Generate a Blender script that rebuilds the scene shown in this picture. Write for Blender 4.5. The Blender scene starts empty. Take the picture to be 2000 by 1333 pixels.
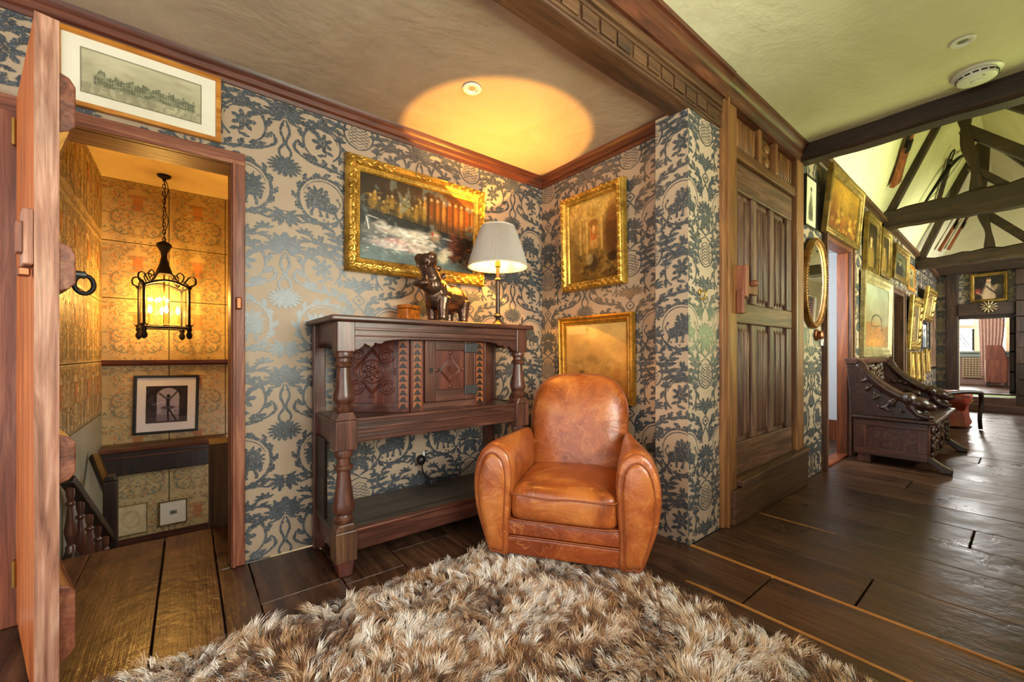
import bpy, math, random
import numpy as np
from mathutils import Vector, Matrix, Euler

random.seed(7)
rng = np.random.default_rng(7)
scene = bpy.context.scene
col = scene.collection
PI = math.pi

# ------------------------------------------------------------------ camera
cam_d = bpy.data.cameras.new('camera')
cam = bpy.data.objects.new('camera', cam_d); col.objects.link(cam)
cam.location = (0, 0, 1.05)
cam.rotation_euler = (PI / 2, 0, -math.radians(38.38))
cam_d.sensor_width = 36.0
cam_d.lens = 14.4
cam_d.shift_y = 0.01275
cam_d.clip_start = 0.02
scene.camera = cam

# ------------------------------------------------------------------ world, daylight, exposure
scene.view_settings.view_transform = 'Standard'
scene.view_settings.look = 'None'
scene.view_settings.gamma = 1.0
scene.view_settings.use_curve_mapping = False
scene.view_settings.exposure = 0.55
scene.cycles.max_bounces = 7
scene.cycles.diffuse_bounces = 4
scene.cycles.adaptive_threshold = 0.02
scene.cycles.sample_clamp_indirect = 6.0

wd = bpy.data.worlds.new('daylight'); scene.world = wd
wd.use_nodes = True
bg = wd.node_tree.nodes['Background']
bg.inputs[0].default_value = (1.0, 0.97, 0.94, 1)
bg.inputs[1].default_value = 1.9

def area(name, loc, target, sx, sy, power, color):
    l = bpy.data.lights.new(name, 'AREA'); l.shape = 'RECTANGLE'
    l.size = sx; l.size_y = sy; l.energy = power; l.color = color
    o = bpy.data.objects.new(name, l); col.objects.link(o)
    o.location = loc
    o.rotation_euler = (Vector(target) - Vector(loc)).to_track_quat('-Z', 'Y').to_euler()
    return o

SKY = (1.0, 0.96, 0.92)
LAWN = (0.86, 1.0, 0.30)
# daylight of the sky and of the sunlit lawn, coming in through the windows of the gallery's outer wall (Y = -0.8)
for (wx, ww, ps, pl) in ((1.15, 1.5, 80, 27), (5.3, 1.5, 80, 85), (8.6, 1.5, 90, 65)):
    area('window_sky', (wx, -0.99, 1.62), (wx, 1.5, 1.25), ww, 1.2, ps, SKY)
    area('window_lawn', (wx, -1.02, 1.5), (wx, 0.7, 4.2), ww, 1.0, pl, LAWN)
area('window_sky', (10.7, -0.99, 1.62), (11.6, 0.9, 1.7), 1.1, 1.2, 75, SKY)  # extra lamp at the added last window, brightens the far end wall
area('stair_fill', (0.50, 3.75, 0.2), (-0.5, 4.2, -0.2), 0.6, 0.5, 5, SKY)  # unseen lamp added to brighten the lower stair walls, no window there
area('end_room_side_fill', (13.3, 1.7, 1.7), (14.6, 0.3, 0.9), 1.0, 1.0, 45, SKY)  # added fill lamp for the desk and curtain fronts, no side window built
area('lobby_fill', (4.42, 1.66, 1.5), (5.6, 1.7, 1.2), 0.5, 1.2, 18, (0.92, 0.96, 1.0))  # lamp added inside the closed lobby to lift its white wall
area('end_window_sky', (15.75, 0.7, 1.8), (12.0, 0.6, 0.7), 1.6, 1.3, 420, SKY)

# ------------------------------------------------------------------ helpers
def lin(c):
    c = c.lstrip('#')
    v = [int(c[i:i + 2], 16) / 255 for i in (0, 2, 4)]
    return tuple(x / 12.92 if x <= 0.04045 else ((x + 0.055) / 1.055) ** 2.4 for x in v)

def lin4(c): return lin(c) + (1.0,)

class MB:
    def __init__(s): s.v = []; s.f = []; s.m = []
    def add(s, vs, fs, mi=0, M=None):
        o = len(s.v)
        if M is not None: vs = [M @ Vector(p) for p in vs]
        s.v += [tuple(p) for p in vs]
        s.f += [tuple(i + o for i in q) for q in fs]
        s.m += [mi] * len(fs)
        return s
    def box(s, x0, x1, y0, y1, z0, z1, mi=0, M=None):
        vs = [(x0, y0, z0), (x1, y0, z0), (x1, y1, z0), (x0, y1, z0), (x0, y0, z1), (x1, y0, z1), (x1, y1, z1), (x0, y1, z1)]
        fs = [(0, 3, 2, 1), (4, 5, 6, 7), (0, 1, 5, 4), (1, 2, 6, 5), (2, 3, 7, 6), (3, 0, 4, 7)]
        return s.add(vs, fs, mi, M)
    def beam(s, p, q, w, h, up=(0, 0, 1), mi=0):
        """box between two points, w sideways and h along up"""
        p = Vector(p); q = Vector(q); d = (q - p); L = d.length; d.normalize()
        u = Vector(up); sd = d.cross(u).normalized(); u = sd.cross(d).normalized()
        vs = []
        for e in (p, q):
            for a, b in ((-1, -1), (1, -1), (1, 1), (-1, 1)):
                vs.append(e + sd * (a * w / 2) + u * (b * h / 2))
        fs = [(0, 1, 2, 3), (7, 6, 5, 4), (0, 4, 5, 1), (1, 5, 6, 2), (2, 6, 7, 3), (3, 7, 4, 0)]
        return s.add(vs, fs, mi)
    def lathe(s, prof, n=20, M=None, mi=0):
        vs = []; fs = []
        for r, z in prof:
            for k in range(n):
                a = 2 * PI * k / n; vs.append((r * math.cos(a), r * math.sin(a), z))
        for i in range(len(prof) - 1):
            for k in range(n):
                k2 = (k + 1) % n
                fs.append((i * n + k, i * n + k2, (i + 1) * n + k2, (i + 1) * n + k))
        fs.append(tuple(range(n))[::-1]); b = (len(prof) - 1) * n; fs.append(tuple(range(b, b + n)))
        return s.add(vs, fs, mi, M)
    def tube(s, pts, r, n=8, closed=False, mi=0):
        pts = [Vector(p) for p in pts]; N = len(pts)
        rs = r if isinstance(r, (list, tuple)) else [r] * N
        vs = []; fs = []; prev = None
        for i, p in enumerate(pts):
            if closed: t = pts[(i + 1) % N] - pts[i - 1]
            else: t = pts[min(i + 1, N - 1)] - pts[max(i - 1, 0)]
            t = t.normalized() if t.length > 1e-9 else Vector((0, 0, 1))
            if prev is None:
                a = Vector((0, 0, 1)) if abs(t.z) < 0.9 else Vector((1, 0, 0))
                u = t.cross(a).normalized()
            else:
                u = prev - t * prev.dot(t)
                u = u.normalized() if u.length > 1e-6 else t.orthogonal().normalized()
            prev = u; w = t.cross(u)
            for k in range(n):
                a = 2 * PI * k / n
                vs.append(p + (u * math.cos(a) + w * math.sin(a)) * rs[i])
        for i in range(N if closed else N - 1):
            j = (i + 1) % N
            for k in range(n):
                k2 = (k + 1) % n
                fs.append((i * n + k, i * n + k2, j * n + k2, j * n + k))
        if not closed:
            fs.append(tuple(range(n))[::-1]); b = (N - 1) * n; fs.append(tuple(range(b, b + n)))
        return s.add(vs, fs, mi)
    def prism(s, poly, axis, a0, a1, mi=0, M=None):
        n = len(poly)
        def P(p, a):
            if axis == 'x': return (a, p[0], p[1])
            if axis == 'y': return (p[0], a, p[1])
            return (p[0], p[1], a)
        vs = [P(p, a0) for p in poly] + [P(p, a1) for p in poly]
        fs = [tuple(range(n)), tuple(range(n, 2 * n))[::-1]]
        for i in range(n):
            j = (i + 1) % n; fs.append((i, i + n, j + n, j))
        return s.add(vs, fs, mi, M)
    def ell(s, c, r, M=None, nu=14, nv=9, mi=0, e1=1.0, e2=1.0):
        vs = []; fs = []
        def pw(x, e): return math.copysign(abs(x) ** e, x)
        for j in range(1, nv):
            ph = -PI / 2 + PI * j / nv
            for i in range(nu):
                th = 2 * PI * i / nu
                vs.append((r[0] * pw(math.cos(ph), e1) * pw(math.cos(th), e2), r[1] * pw(math.cos(ph), e1) * pw(math.sin(th), e2), r[2] * pw(math.sin(ph), e1)))
        b = len(vs); vs += [(0, 0, -r[2]), (0, 0, r[2])]
        for j in range(nv - 2):
            for i in range(nu):
                k = (i + 1) % nu
                fs.append((j * nu + i, j * nu + k, (j + 1) * nu + k, (j + 1) * nu + i))
        for i in range(nu):
            k = (i + 1) % nu
            fs.append((b, k, i)); fs.append((b + 1, (nv - 2) * nu + i, (nv - 2) * nu + k))
        T = Matrix.Translation(c) @ (M.to_4x4() if M is not None else Matrix.Identity(4))
        return s.add(vs, fs, mi, T)
    def loft(s, rings, mi=0, cap=True):
        n = len(rings[0]); vs = [p for r in rings for p in r]; fs = []
        for i in range(len(rings) - 1):
            for k in range(n):
                k2 = (k + 1) % n
                fs.append((i * n + k, i * n + k2, (i + 1) * n + k2, (i + 1) * n + k))
        if cap:
            fs.append(tuple(range(n))[::-1]); b = (len(rings) - 1) * n; fs.append(tuple(range(b, b + n)))
        return s.add(vs, fs, mi)
    def build(s, name, mats, parent=None, smooth=False, bevel=0, seg=2, remesh=0, loc=None, fixn=True):
        me = bpy.data.meshes.new(name)
        me.from_pydata(s.v, [], s.f)
        if not isinstance(mats, (list, tuple)): mats = [mats]
        for m in mats: me.materials.append(m)
        if len(mats) > 1: me.polygons.foreach_set('material_index', s.m)
        if fixn:
            import bmesh
            b = bmesh.new(); b.from_mesh(me); bmesh.ops.recalc_face_normals(b, faces=b.faces); b.to_mesh(me); b.free()
        o = bpy.data.objects.new(name, me); col.objects.link(o)
        if parent is not None: o.parent = parent
        if loc: o.location = loc
        if bevel:
            m = o.modifiers.new('bevel', 'BEVEL'); m.width = bevel; m.segments = seg; m.limit_method = 'ANGLE'; m.angle_limit = 0.6
        if remesh:
            m = o.modifiers.new('remesh', 'REMESH'); m.mode = 'VOXEL'; m.voxel_size = remesh; m.use_smooth_shade = True
            m = o.modifiers.new('smooth', 'SMOOTH'); m.iterations = 4; m.factor = 0.5
        if smooth:
            me.polygons.foreach_set('use_smooth', [True] * len(me.polygons))
            if smooth == 'auto': me.set_sharp_from_angle(angle=0.7)
        me.update()
        return o

def thing(name, label, cat, loc=(0, 0, 0), rotz=0, group=None, rot=None):
    o = bpy.data.objects.new(name, None); col.objects.link(o)
    o.empty_display_size = 0.1
    o.location = loc; o.rotation_euler = rot if rot else (0, 0, rotz)
    o['label'] = label; o['category'] = cat
    if group: o['group'] = group
    return o

def tag(o, label, cat, group=None, kind=None):
    o['label'] = label; o['category'] = cat
    if group: o['group'] = group
    if kind: o['kind'] = kind
    return o

def struct(o, label=None):
    o['kind'] = 'structure'
    if label: o['label'] = label
    return o

def snode(name, label=None):
    o = bpy.data.objects.new(name, None); col.objects.link(o); o.empty_display_size = 0.1
    return struct(o, label)

def copy_tree(o, parent=None):
    c = o.copy(); col.objects.link(c); c.parent = parent
    for ch in list(o.children): copy_tree(ch, c)
    return c

def spline(pts, n=8, closed=False):
    P = [np.array(p, float) for p in pts]; N = len(P); out = []
    for i in range(N if closed else N - 1):
        if closed: a, b, c, d = P[i - 1], P[i], P[(i + 1) % N], P[(i + 2) % N]
        else: a, b, c, d = P[max(i - 1, 0)], P[i], P[i + 1], P[min(i + 2, N - 1)]
        for k in range(n):
            t = k / n
            out.append(0.5 * ((2 * b) + (-a + c) * t + (2 * a - 5 * b + 4 * c - d) * t * t + (-a + 3 * b - 3 * c + d) * t ** 3))
    if not closed: out.append(P[-1])
    return [tuple(p) for p in out]

# ------------------------------------------------------------------ materials
class NT:
    def __init__(s, name):
        s.mat = bpy.data.materials.new(name); s.mat.use_nodes = True
        s.t = s.mat.node_tree; s.n = s.t.nodes; s.b = s.n['Principled BSDF']
    def new(s, typ, **kw):
        n = s.n.new(typ)
        for k, v in kw.items(): setattr(n, k, v)
        return n
    def link(s, a, b): s.t.links.new(a, b)
    def coord(s, kind='Object', scale=(1, 1, 1), rnd=0.0):
        tc = s.new('ShaderNodeTexCoord'); mp = s.new('ShaderNodeMapping')
        mp.inputs['Scale'].default_value = scale
        s.link(tc.outputs[kind], mp.inputs['Vector'])
        if rnd:
            oi = s.new('ShaderNodeObjectInfo'); mu = s.new('ShaderNodeMath', operation='MULTIPLY'); mu.inputs[1].default_value = rnd
            s.link(oi.outputs['Random'], mu.inputs[0]); s.link(mu.outputs[0], mp.inputs['Location'])
        return mp.outputs[0]
    def noise(s, vec, scale, detail=4, rough=0.55, dist=0.0):
        n = s.new('ShaderNodeTexNoise'); n.inputs['Scale'].default_value = scale; n.inputs['Detail'].default_value = detail
        n.inputs['Roughness'].default_value = rough; n.inputs['Distortion'].default_value = dist
        if vec is not None: s.link(vec, n.inputs['Vector'])
        return n.outputs['Fac']
    def ramp(s, fac, stops):
        r = s.new('ShaderNodeValToRGB'); e = r.color_ramp.elements
        while len(e) < len(stops): e.new(0.5)
        for i, (p, c) in enumerate(stops):
            e[i].position = p; e[i].color = c if len(c) == 4 else tuple(c) + (1,)
        s.link(fac, r.inputs[0]); return r.outputs[0]
    def mix(s, fac, a, b, mode='MIX'):
        m = s.new('ShaderNodeMix', data_type='RGBA', blend_type=mode)
        if isinstance(fac, (int, float)): m.inputs[0].default_value = fac
        else: s.link(fac, m.inputs[0])
        for inp, val in ((m.inputs[6], a), (m.inputs[7], b)):
            if isinstance(val, tuple): inp.default_value = val if len(val) == 4 else val + (1,)
            else: s.link(val, inp)
        return m.outputs[2]
    def bump(s, hgt, strength=0.3, dist=0.01, normal=None):
        b = s.new('ShaderNodeBump'); b.inputs['Strength'].default_value = strength; b.inputs['Distance'].default_value = dist
        s.link(hgt, b.inputs['Height'])
        if normal is not None: s.link(normal, b.inputs['Normal'])
        s.link(b.outputs[0], s.b.inputs['Normal']); return b.outputs[0]
    def set(s, **kw):
        for k, v in kw.items():
            i = s.b.inputs[k]
            if hasattr(v, 'is_output') or isinstance(v, bpy.types.NodeSocket): s.link(v, i)
            else: i.default_value = v
        return s

def plain(name, c, rough=0.5, metal=0.0, var=0.12, scale=12, bump=0.0, coat=0.0, spec=0.5):
    t = NT(name); v = t.coord()
    n = t.noise(v, scale, 4)
    base = lin4(c) if isinstance(c, str) else c
    dk = tuple(x * (1 - var) for x in base[:3]) + (1,); lt = tuple(min(1, x * (1 + var)) for x in base[:3]) + (1,)
    t.set(**{'Base Color': t.ramp(n, [(0.3, dk), (0.7, lt)]), 'Roughness': rough, 'Metallic': metal, 'Coat Weight': coat, 'Specular IOR Level': spec})
    if bump: t.bump(t.noise(v, scale * 4, 3), bump, 0.004)
    return t.mat

def wood(name, dark, mid, light, axis='x', rough=0.45, k=1.0, rnd=3.0, bump=0.35, coat=0.0, streak=1.0):
    t = NT(name)
    sc = {'x': (1.2 * k, 14 * k, 14 * k), 'y': (14 * k, 1.2 * k, 14 * k), 'z': (14 * k, 14 * k, 1.2 * k)}[axis]
    v = t.coord('Object', sc, rnd)
    n1 = t.noise(v, 1.6, 5, 0.6, 1.2)
    f = {'x': (3 * k, 120 * k, 120 * k), 'y': (120 * k, 3 * k, 120 * k), 'z': (120 * k, 120 * k, 3 * k)}[axis]
    v2 = t.coord('Object', f, rnd)
    n2 = t.noise(v2, 1.0, 3, 0.6)
    v3 = t.coord('Object', (1, 1, 1), rnd)
    n3 = t.noise(v3, 2.2 * k, 4, 0.6)
    c1 = t.ramp(n1, [(0.25, lin4(dark)), (0.5, lin4(mid)), (0.78, lin4(light))])
    g = t.ramp(n2, [(0.3, (0.55, 0.55, 0.55, 1)), (0.6, (1, 1, 1, 1))])
    c2 = t.mix(0.55 * streak, c1, g, 'MULTIPLY')
    w = t.ramp(n3, [(0.3, (0.62, 0.6, 0.6, 1)), (0.7, (1.15, 1.12, 1.1, 1))])
    c3 = t.mix(0.6, c2, w, 'MULTIPLY')
    rr = t.new('ShaderNodeMapRange'); rr.inputs[3].default_value = max(0.05, rough - 0.12); rr.inputs[4].default_value = min(1, rough + 0.15)
    t.link(n3, rr.inputs[0])
    t.set(**{'Base Color': c3, 'Roughness': rr.outputs[0], 'Coat Weight': coat, 'Coat Roughness': 0.2})
    if bump: t.bump(t.mix(0.5, n2, n1), bump, 0.004)
    return t.mat

def plank_mat():
    t = NT('floor_oak')
    oi = t.new('ShaderNodeObjectInfo')
    v = t.coord('Object', (9, 0.9, 9), 9.0); v2 = t.coord('Object', (110, 2.2, 60), 9.0); v3 = t.coord('Object', (1, 1, 1), 9.0)
    n1 = t.noise(v, 1.5, 6, 0.62, 1.6); n2 = t.noise(v2, 1.0, 3, 0.6); n3 = t.noise(v3, 3.2, 5, 0.65); n4 = t.noise(v3, 16, 3, 0.6)
    c1 = t.ramp(n1, [(0.22, lin4('#2a1b14')), (0.48, lin4('#593c2b')), (0.8, lin4('#866248'))])
    g = t.ramp(n2, [(0.35, (0.5, 0.48, 0.46, 1)), (0.6, (1, 1, 1, 1))])
    c2 = t.mix(0.6, c1, g, 'MULTIPLY')
    w = t.ramp(n3, [(0.3, (0.45, 0.43, 0.42, 1)), (0.72, (1.2, 1.15, 1.08, 1))])
    c3 = t.mix(0.75, c2, w, 'MULTIPLY')
    r = t.ramp(oi.outputs['Random'], [(0.0, (0.66, 0.66, 0.68, 1)), (1.0, (1.08, 1.04, 1.0, 1))])
    c4 = t.mix(0.8, c3, r, 'MULTIPLY')
    kn = t.ramp(n4, [(0.22, (0.35, 0.3, 0.26, 1)), (0.34, (1, 1, 1, 1))])
    c5 = t.mix(0.6, c4, kn, 'MULTIPLY')
    rr = t.new('ShaderNodeMapRange'); rr.inputs[1].default_value = 0.3; rr.inputs[2].default_value = 0.7
    rr.inputs[3].default_value = 0.22; rr.inputs[4].default_value = 0.44
    t.link(n3, rr.inputs[0])
    t.set(**{'Base Color': c5, 'Roughness': rr.outputs[0], 'Specular IOR Level': 0.5})
    b1 = t.bump(n2, 0.25, 0.004); t.bump(n3, 0.5, 0.02, b1)
    return t.mat

def plaster(name, c1, c2, rough=0.8):
    t = NT(name); v = t.coord()
    n = t.noise(v, 2.0, 5, 0.6, 0.5); n2 = t.noise(v, 9, 4, 0.6)
    t.set(**{'Base Color': t.ramp(n, [(0.3, lin4(c1)), (0.7, lin4(c2))]), 'Roughness': rough})
    b = t.bump(n2, 0.25, 0.02); t.bump(n, 0.35, 0.06, b)
    return t.mat

def leather(name, dark, mid, light, rough=0.33):
    t = NT(name); v = t.coord()
    n1 = t.noise(v, 4.5, 5, 0.6, 0.7); n2 = t.noise(v, 14, 4, 0.6, 1.0)
    base = t.ramp(n1, [(0.28, lin4(dark)), (0.5, lin4(mid)), (0.75, lin4(light))])
    # pale creases: thin bands of a distorted noise, and fine cracks of a voronoi net
    n3 = t.noise(v, 5.0, 2, 0.5, 2.5)
    cr = t.ramp(n3, [(0.485, (0, 0, 0, 1)), (0.5, (1, 1, 1, 1)), (0.515, (0, 0, 0, 1))])
    c = t.mix(cr, base, lin4('#d08a4c'))
    c = t.mix(0.4, base, c)
    vo = t.new('ShaderNodeTexVoronoi', feature='DISTANCE_TO_EDGE'); vo.inputs['Scale'].default_value = 7.0
    mp = t.coord('Object', (1, 1.6, 1)); nz = t.new('ShaderNodeTexNoise'); nz.inputs['Scale'].default_value = 3.0
    t.link(mp, nz.inputs['Vector'])
    vm = t.mix(0.25, mp, nz.outputs['Color']); t.link(vm, vo.inputs['Vector'])
    ed = t.ramp(vo.outputs['Distance'], [(0.0, (0.5, 0.5, 0.5, 1)), (0.014, (0, 0, 0, 1))])
    msk = t.ramp(n2, [(0.45, (0, 0, 0, 1)), (0.62, (1, 1, 1, 1))])
    edm = t.mix(1.0, ed, msk, 'MULTIPLY')
    c = t.mix(edm, c, lin4('#dd9c62'))
    w = t.ramp(n2, [(0.3, (0.8, 0.78, 0.75, 1)), (0.7, (1.12, 1.1, 1.08, 1))])
    c = t.mix(0.6, c, w, 'MULTIPLY')
    t.set(**{'Base Color': c, 'Roughness': rough, 'Specular IOR Level': 0.55, 'Coat Weight': 0.25, 'Coat Roughness': 0.28})
    b = t.bump(t.noise(v, 160, 2), 0.12, 0.002); b = t.bump(n1, 0.35, 0.03, b); t.bump(edm, 0.15, 0.002, b)
    return t.mat

def paint_mat(name='varnished_paint', rough=0.38):
    t = NT(name)
    a = t.new('ShaderNodeAttribute'); a.attribute_name = 'paint'
    t.set(**{'Base Color': a.outputs['Color'], 'Roughness': rough, 'Specular IOR Level': 0.35})
    t.bump(t.noise(t.coord(), 160, 3), 0.25, 0.002)
    return t.mat

def emit(name, c, s):
    t = NT(name); t.set(**{'Base Color': lin4(c), 'Emission Color': lin4(c), 'Emission Strength': s}); return t.mat

def glassy(name, tint=(0.95, 0.97, 0.97, 1), refl=0.06, rough=0.02):
    t = NT(name); out = t.n['Material Output']
    tr = t.new('ShaderNodeBsdfTransparent'); tr.inputs[0].default_value = tint
    gl = t.new('ShaderNodeBsdfGlossy'); gl.inputs['Roughness'].default_value = rough
    mx = t.new('ShaderNodeMixShader'); fr = t.new('ShaderNodeFresnel'); fr.inputs[0].default_value = 1.45
    t.link(fr.outputs[0], mx.inputs[0]); t.link(tr.outputs[0], mx.inputs[1]); t.link(gl.outputs[0], mx.inputs[2])
    t.link(mx.outputs[0], out.inputs[0]); return t.mat

def gold(name='gilt', a='#4e3b18', b='#967839', rough=0.38, bump=0.5, bs=70, metal=0.65):
    t = NT(name); v = t.coord()
    n = t.noise(v, 9, 5, 0.6); n2 = t.noise(v, bs, 3, 0.6)
    c = t.ramp(n, [(0.28, lin4(a)), (0.6, lin4(b))])
    d = t.ramp(n2, [(0.32, (0.45, 0.4, 0.3, 1)), (0.55, (1, 1, 1, 1))])
    t.set(**{'Base Color': t.mix(0.7, c, d, 'MULTIPLY'), 'Metallic': metal, 'Roughness': rough})
    if bump: t.bump(n2, bump, 0.006)
    return t.mat

MT = {}
MT['planks'] = plank_mat()
MT['oakdark_x'] = wood('dark_oak_x', '#2b1710', '#512d22', '#7a4c3b', 'x', 0.34, 1.0, coat=0.15)
MT['oakdark_y'] = wood('dark_oak_y', '#2b1710', '#512d22', '#7a4c3b', 'y', 0.34, 1.0, coat=0.15)
MT['oakdark_z'] = wood('dark_oak_z', '#2d1911', '#573225', '#815240', 'z', 0.32, 1.0, coat=0.15)
MT['oakred'] = wood('red_oak_panel', '#31140b', '#5a2617', '#824028', 'z', 0.34, 1.0, coat=0.15)
MT['oakblack'] = wood('black_oak', '#150c08', '#26170f', '#3b261a', 'z', 0.4, 1.0)
MT['oldgrey'] = wood('grey_oak_board', '#2b241f', '#4a4038', '#665a4c', 'x', 0.42, 1.0)
MT['trim_x'] = wood('mahogany_trim_x', '#2a130b', '#5a2c1a', '#7d4326', 'x', 0.4)
MT['trim_y'] = wood('mahogany_trim_y', '#2a130b', '#5a2c1a', '#7d4326', 'y', 0.4)
MT['trim_z'] = wood('mahogany_trim_z', '#301a12', '#65402c', '#8b5f43', 'z', 0.42)
MT['beam_x'] = wood('beam_oak_x', '#2a1a10', '#54351f', '#7a5634', 'x', 0.55, 0.8, bump=0.8)
MT['beam_y'] = wood('beam_oak_y', '#170d08', '#332015', '#523522', 'y', 0.55, 0.8, bump=0.8)
MT['beam_z'] = wood('beam_oak_z', '#170d08', '#332015', '#523522', 'z', 0.55, 0.8, bump=0.8)
MT['doorpanel'] = wood('old_door_oak', '#35231a', '#704f3e', '#a58168', 'z', 0.45, 0.9, bump=0.9)
MT['doorframe'] = wood('door_frame_oak', '#4a2c18', '#8a5a30', '#b07a42', 'z', 0.45, 0.8, bump=0.7)
MT['doorframe_x'] = wood('door_frame_oak_x', '#3a2213', '#6b4325', '#946335', 'x', 0.45, 0.8, bump=0.7)
MT['pine'] = wood('orange_pine', '#8a3f16', '#c8692a', '#e8954a', 'z', 0.42, 0.6, bump=0.2)
MT['oakedge'] = wood('raw_oak_edge', '#6b3e2c', '#b58068', '#e2b8a0', 'z', 0.55, 1.4, bump=0.8)
MT['casing'] = wood('casing_oak', '#54281a', '#8c4f36', '#b87c5c', 'z', 0.45, 1.0, bump=0.6)
MT['casing_x'] = wood('casing_oak_x', '#54281a', '#8c4f36', '#b87c5c', 'x', 0.45, 1.0, bump=0.6)
MT['redjamb'] = wood('red_jamb_wood', '#4a2210', '#8a4622', '#b06632', 'z', 0.4, 0.6, bump=0.3)
MT['paper'] = None
t = NT('wallpaper_ground'); v = t.coord()
n = t.noise(v, 1.5, 4, 0.6); n2 = t.noise(v, 240, 2)
t.set(**{'Base Color': t.ramp(n, [(0.3, lin4('#a08a72')), (0.7, lin4('#b09a82'))]), 'Roughness': 0.5, 'Specular IOR Level': 0.45})
t.bump(n2, 0.12, 0.002); MT['paper'] = t.mat
t = NT('wallpaper_ink'); v = t.coord()
n = t.noise(v, 26, 5, 0.7); n2 = t.noise(v, 130, 3, 0.7)
c = t.ramp(n, [(0.3, lin4('#272d33')), (0.62, lin4('#434c54'))])
c = t.mix(t.ramp(n2, [(0.56, (0, 0, 0, 1)), (0.66, (1, 1, 1, 1))]), c, lin4('#a08d78'))
t.set(**{'Base Color': c, 'Roughness': 0.34, 'Specular IOR Level': 0.7}); MT['ink'] = t.mat
MT['plaster_a'] = plaster('plaster_alcove', '#a08c74', '#ae9a82')
MT['plaster_c'] = plaster('plaster_gallery', '#cfc6a4', '#ddd5b6')
MT['plaster_stair'] = plaster('plaster_stair', '#e0cc96', '#ecdcaa')
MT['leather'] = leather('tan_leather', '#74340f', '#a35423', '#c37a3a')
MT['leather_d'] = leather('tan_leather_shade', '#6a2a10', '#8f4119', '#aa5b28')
MT['piping'] = plain('leather_piping', '#8c4620', 0.4)
MT['gilt'] = gold()
MT['giltalc'] = gold('gilt_alcove', '#8a6420', '#d8aa4a', 0.36, 0.14, 60)
MT['gilt2'] = gold('gilt_bright', '#5f481c', '#ab8a42', 0.34, 0.5, 55)
MT['giltpale'] = gold('gilt_pale', '#7c6a44', '#b3a278', 0.45, 0.2, 40, 0.4)
MT['giltflat'] = gold('gilt_plain', '#8a5a16', '#c98f2e', 0.4, 0.08, 40, 0.6)
MT['burr'] = wood('burr_maple', '#8a4c12', '#c07a24', '#dda04a', 'x', 0.35, 2.0, bump=0.1)
MT['mat'] = plain('mount_card', '#ddd6c2', 0.8, var=0.03)
MT['matwhite'] = plain('white_mount', '#d9d5d3', 0.7, var=0.03)
MT['black'] = plain('black_lacquer', '#15110f', 0.35)
MT['iron'] = plain('black_iron', '#1e1a18', 0.5, 0.6, bump=0.2)
MT['steel'] = plain('grey_iron', '#4b4a4a', 0.45, 0.7)
MT['bronze'] = plain('patinated_bronze', '#6a5142', 0.24, 0.8, 0.4, 18, bump=0.25)
MT['brass'] = plain('aged_brass', '#a7803e', 0.35, 0.8)
MT['copper'] = plain('copper_knob', '#8a4c2c', 0.32, 0.6)
MT['white'] = plain('white_plastic', '#ddd9cf', 0.45, var=0.03)
MT['grey'] = plain('grey_plastic', '#77736c', 0.5)
MT['paint'] = paint_mat()
MT['pastel'] = paint_mat('matt_print', 0.8)
MT['glass'] = glassy('window_glass')

# ================================================================== the setting
# ---- floor: wide oak boards running along Y
floor = snode('floor', 'wide old dark oak floorboards with gaps')
XB = [-2.2, -1.85, -1.5, -1.12, -0.76, -0.40, -0.10, 0.115, 0.24, 0.565, 0.85, 1.2, 1.52, 1.812, 2.165, 2.52, 2.96, 3.31, 3.67, 4.06,
      4.41, 4.73, 5.1, 5.5, 5.92, 6.3, 6.7, 7.09, 7.5, 7.87, 8.25, 8.7, 9.1, 9.55, 10.0, 10.4, 10.85, 11.3, 11.72]
def board(x0, x1, y0, y1, name='floorboard', ztop=0.0, parent=floor, mat='planks', gap=0.0028, th=0.03):
    mb = MB(); w = (x1 - x0) / 2 - gap; L = (y1 - y0) / 2 - 0.002
    n = 10; rings = []
    # slightly wavy edges
    left = [(-w + random.uniform(-0.0025, 0.0025), -L + 2 * L * i / n) for i in range(n + 1)]
    right = [(w + random.uniform(-0.0025, 0.0025), -L + 2 * L * i / n) for i in range(n + 1)]
    poly = left + right[::-1]
    mb.prism(poly, 'z', -th, 0)
    o = mb.build(name, MT[mat], parent, bevel=0.003, seg=2)
    o.location = ((x0 + x1) / 2, (y0 + y1) / 2, ztop + random.uniform(-0.0025, 0.0))
    o.rotation_euler = (0, random.uniform(-0.004, 0.004), 0)
    return o
for i in range(len(XB) - 1):
    a, b = XB[i], XB[i + 1]
    m = (a + b) / 2
    if m < 2.17:
        top = 3.07 if -0.5 < m < 0.115 else 2.44
        if m < -0.5: board(a, b, -0.8, 2.44)
        elif top > 3: board(a, b, -0.8, 3.07)
        else:
            cut = {9: 1.93, 10: 2.1, 11: 1.6, 8: 2.0, 12: 1.2, 13: 0.75}.get(i)
            if cut:
                board(a, b, -0.8, cut); board(a, b, cut + 0.003, 2.44)
            else: board(a, b, -0.8, 2.44)
    else:
        cut = {14: 0.45, 17: 0.2, 20: 0.6, 24: 0.3}.get(i)
        end = 1.99 if 4.4 < m < 6.25 else 1.155
        if cut: board(a, b, -0.8, cut); board(a, b, cut + 0.003, end)
        else: board(a, b, -0.8, end)
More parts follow.
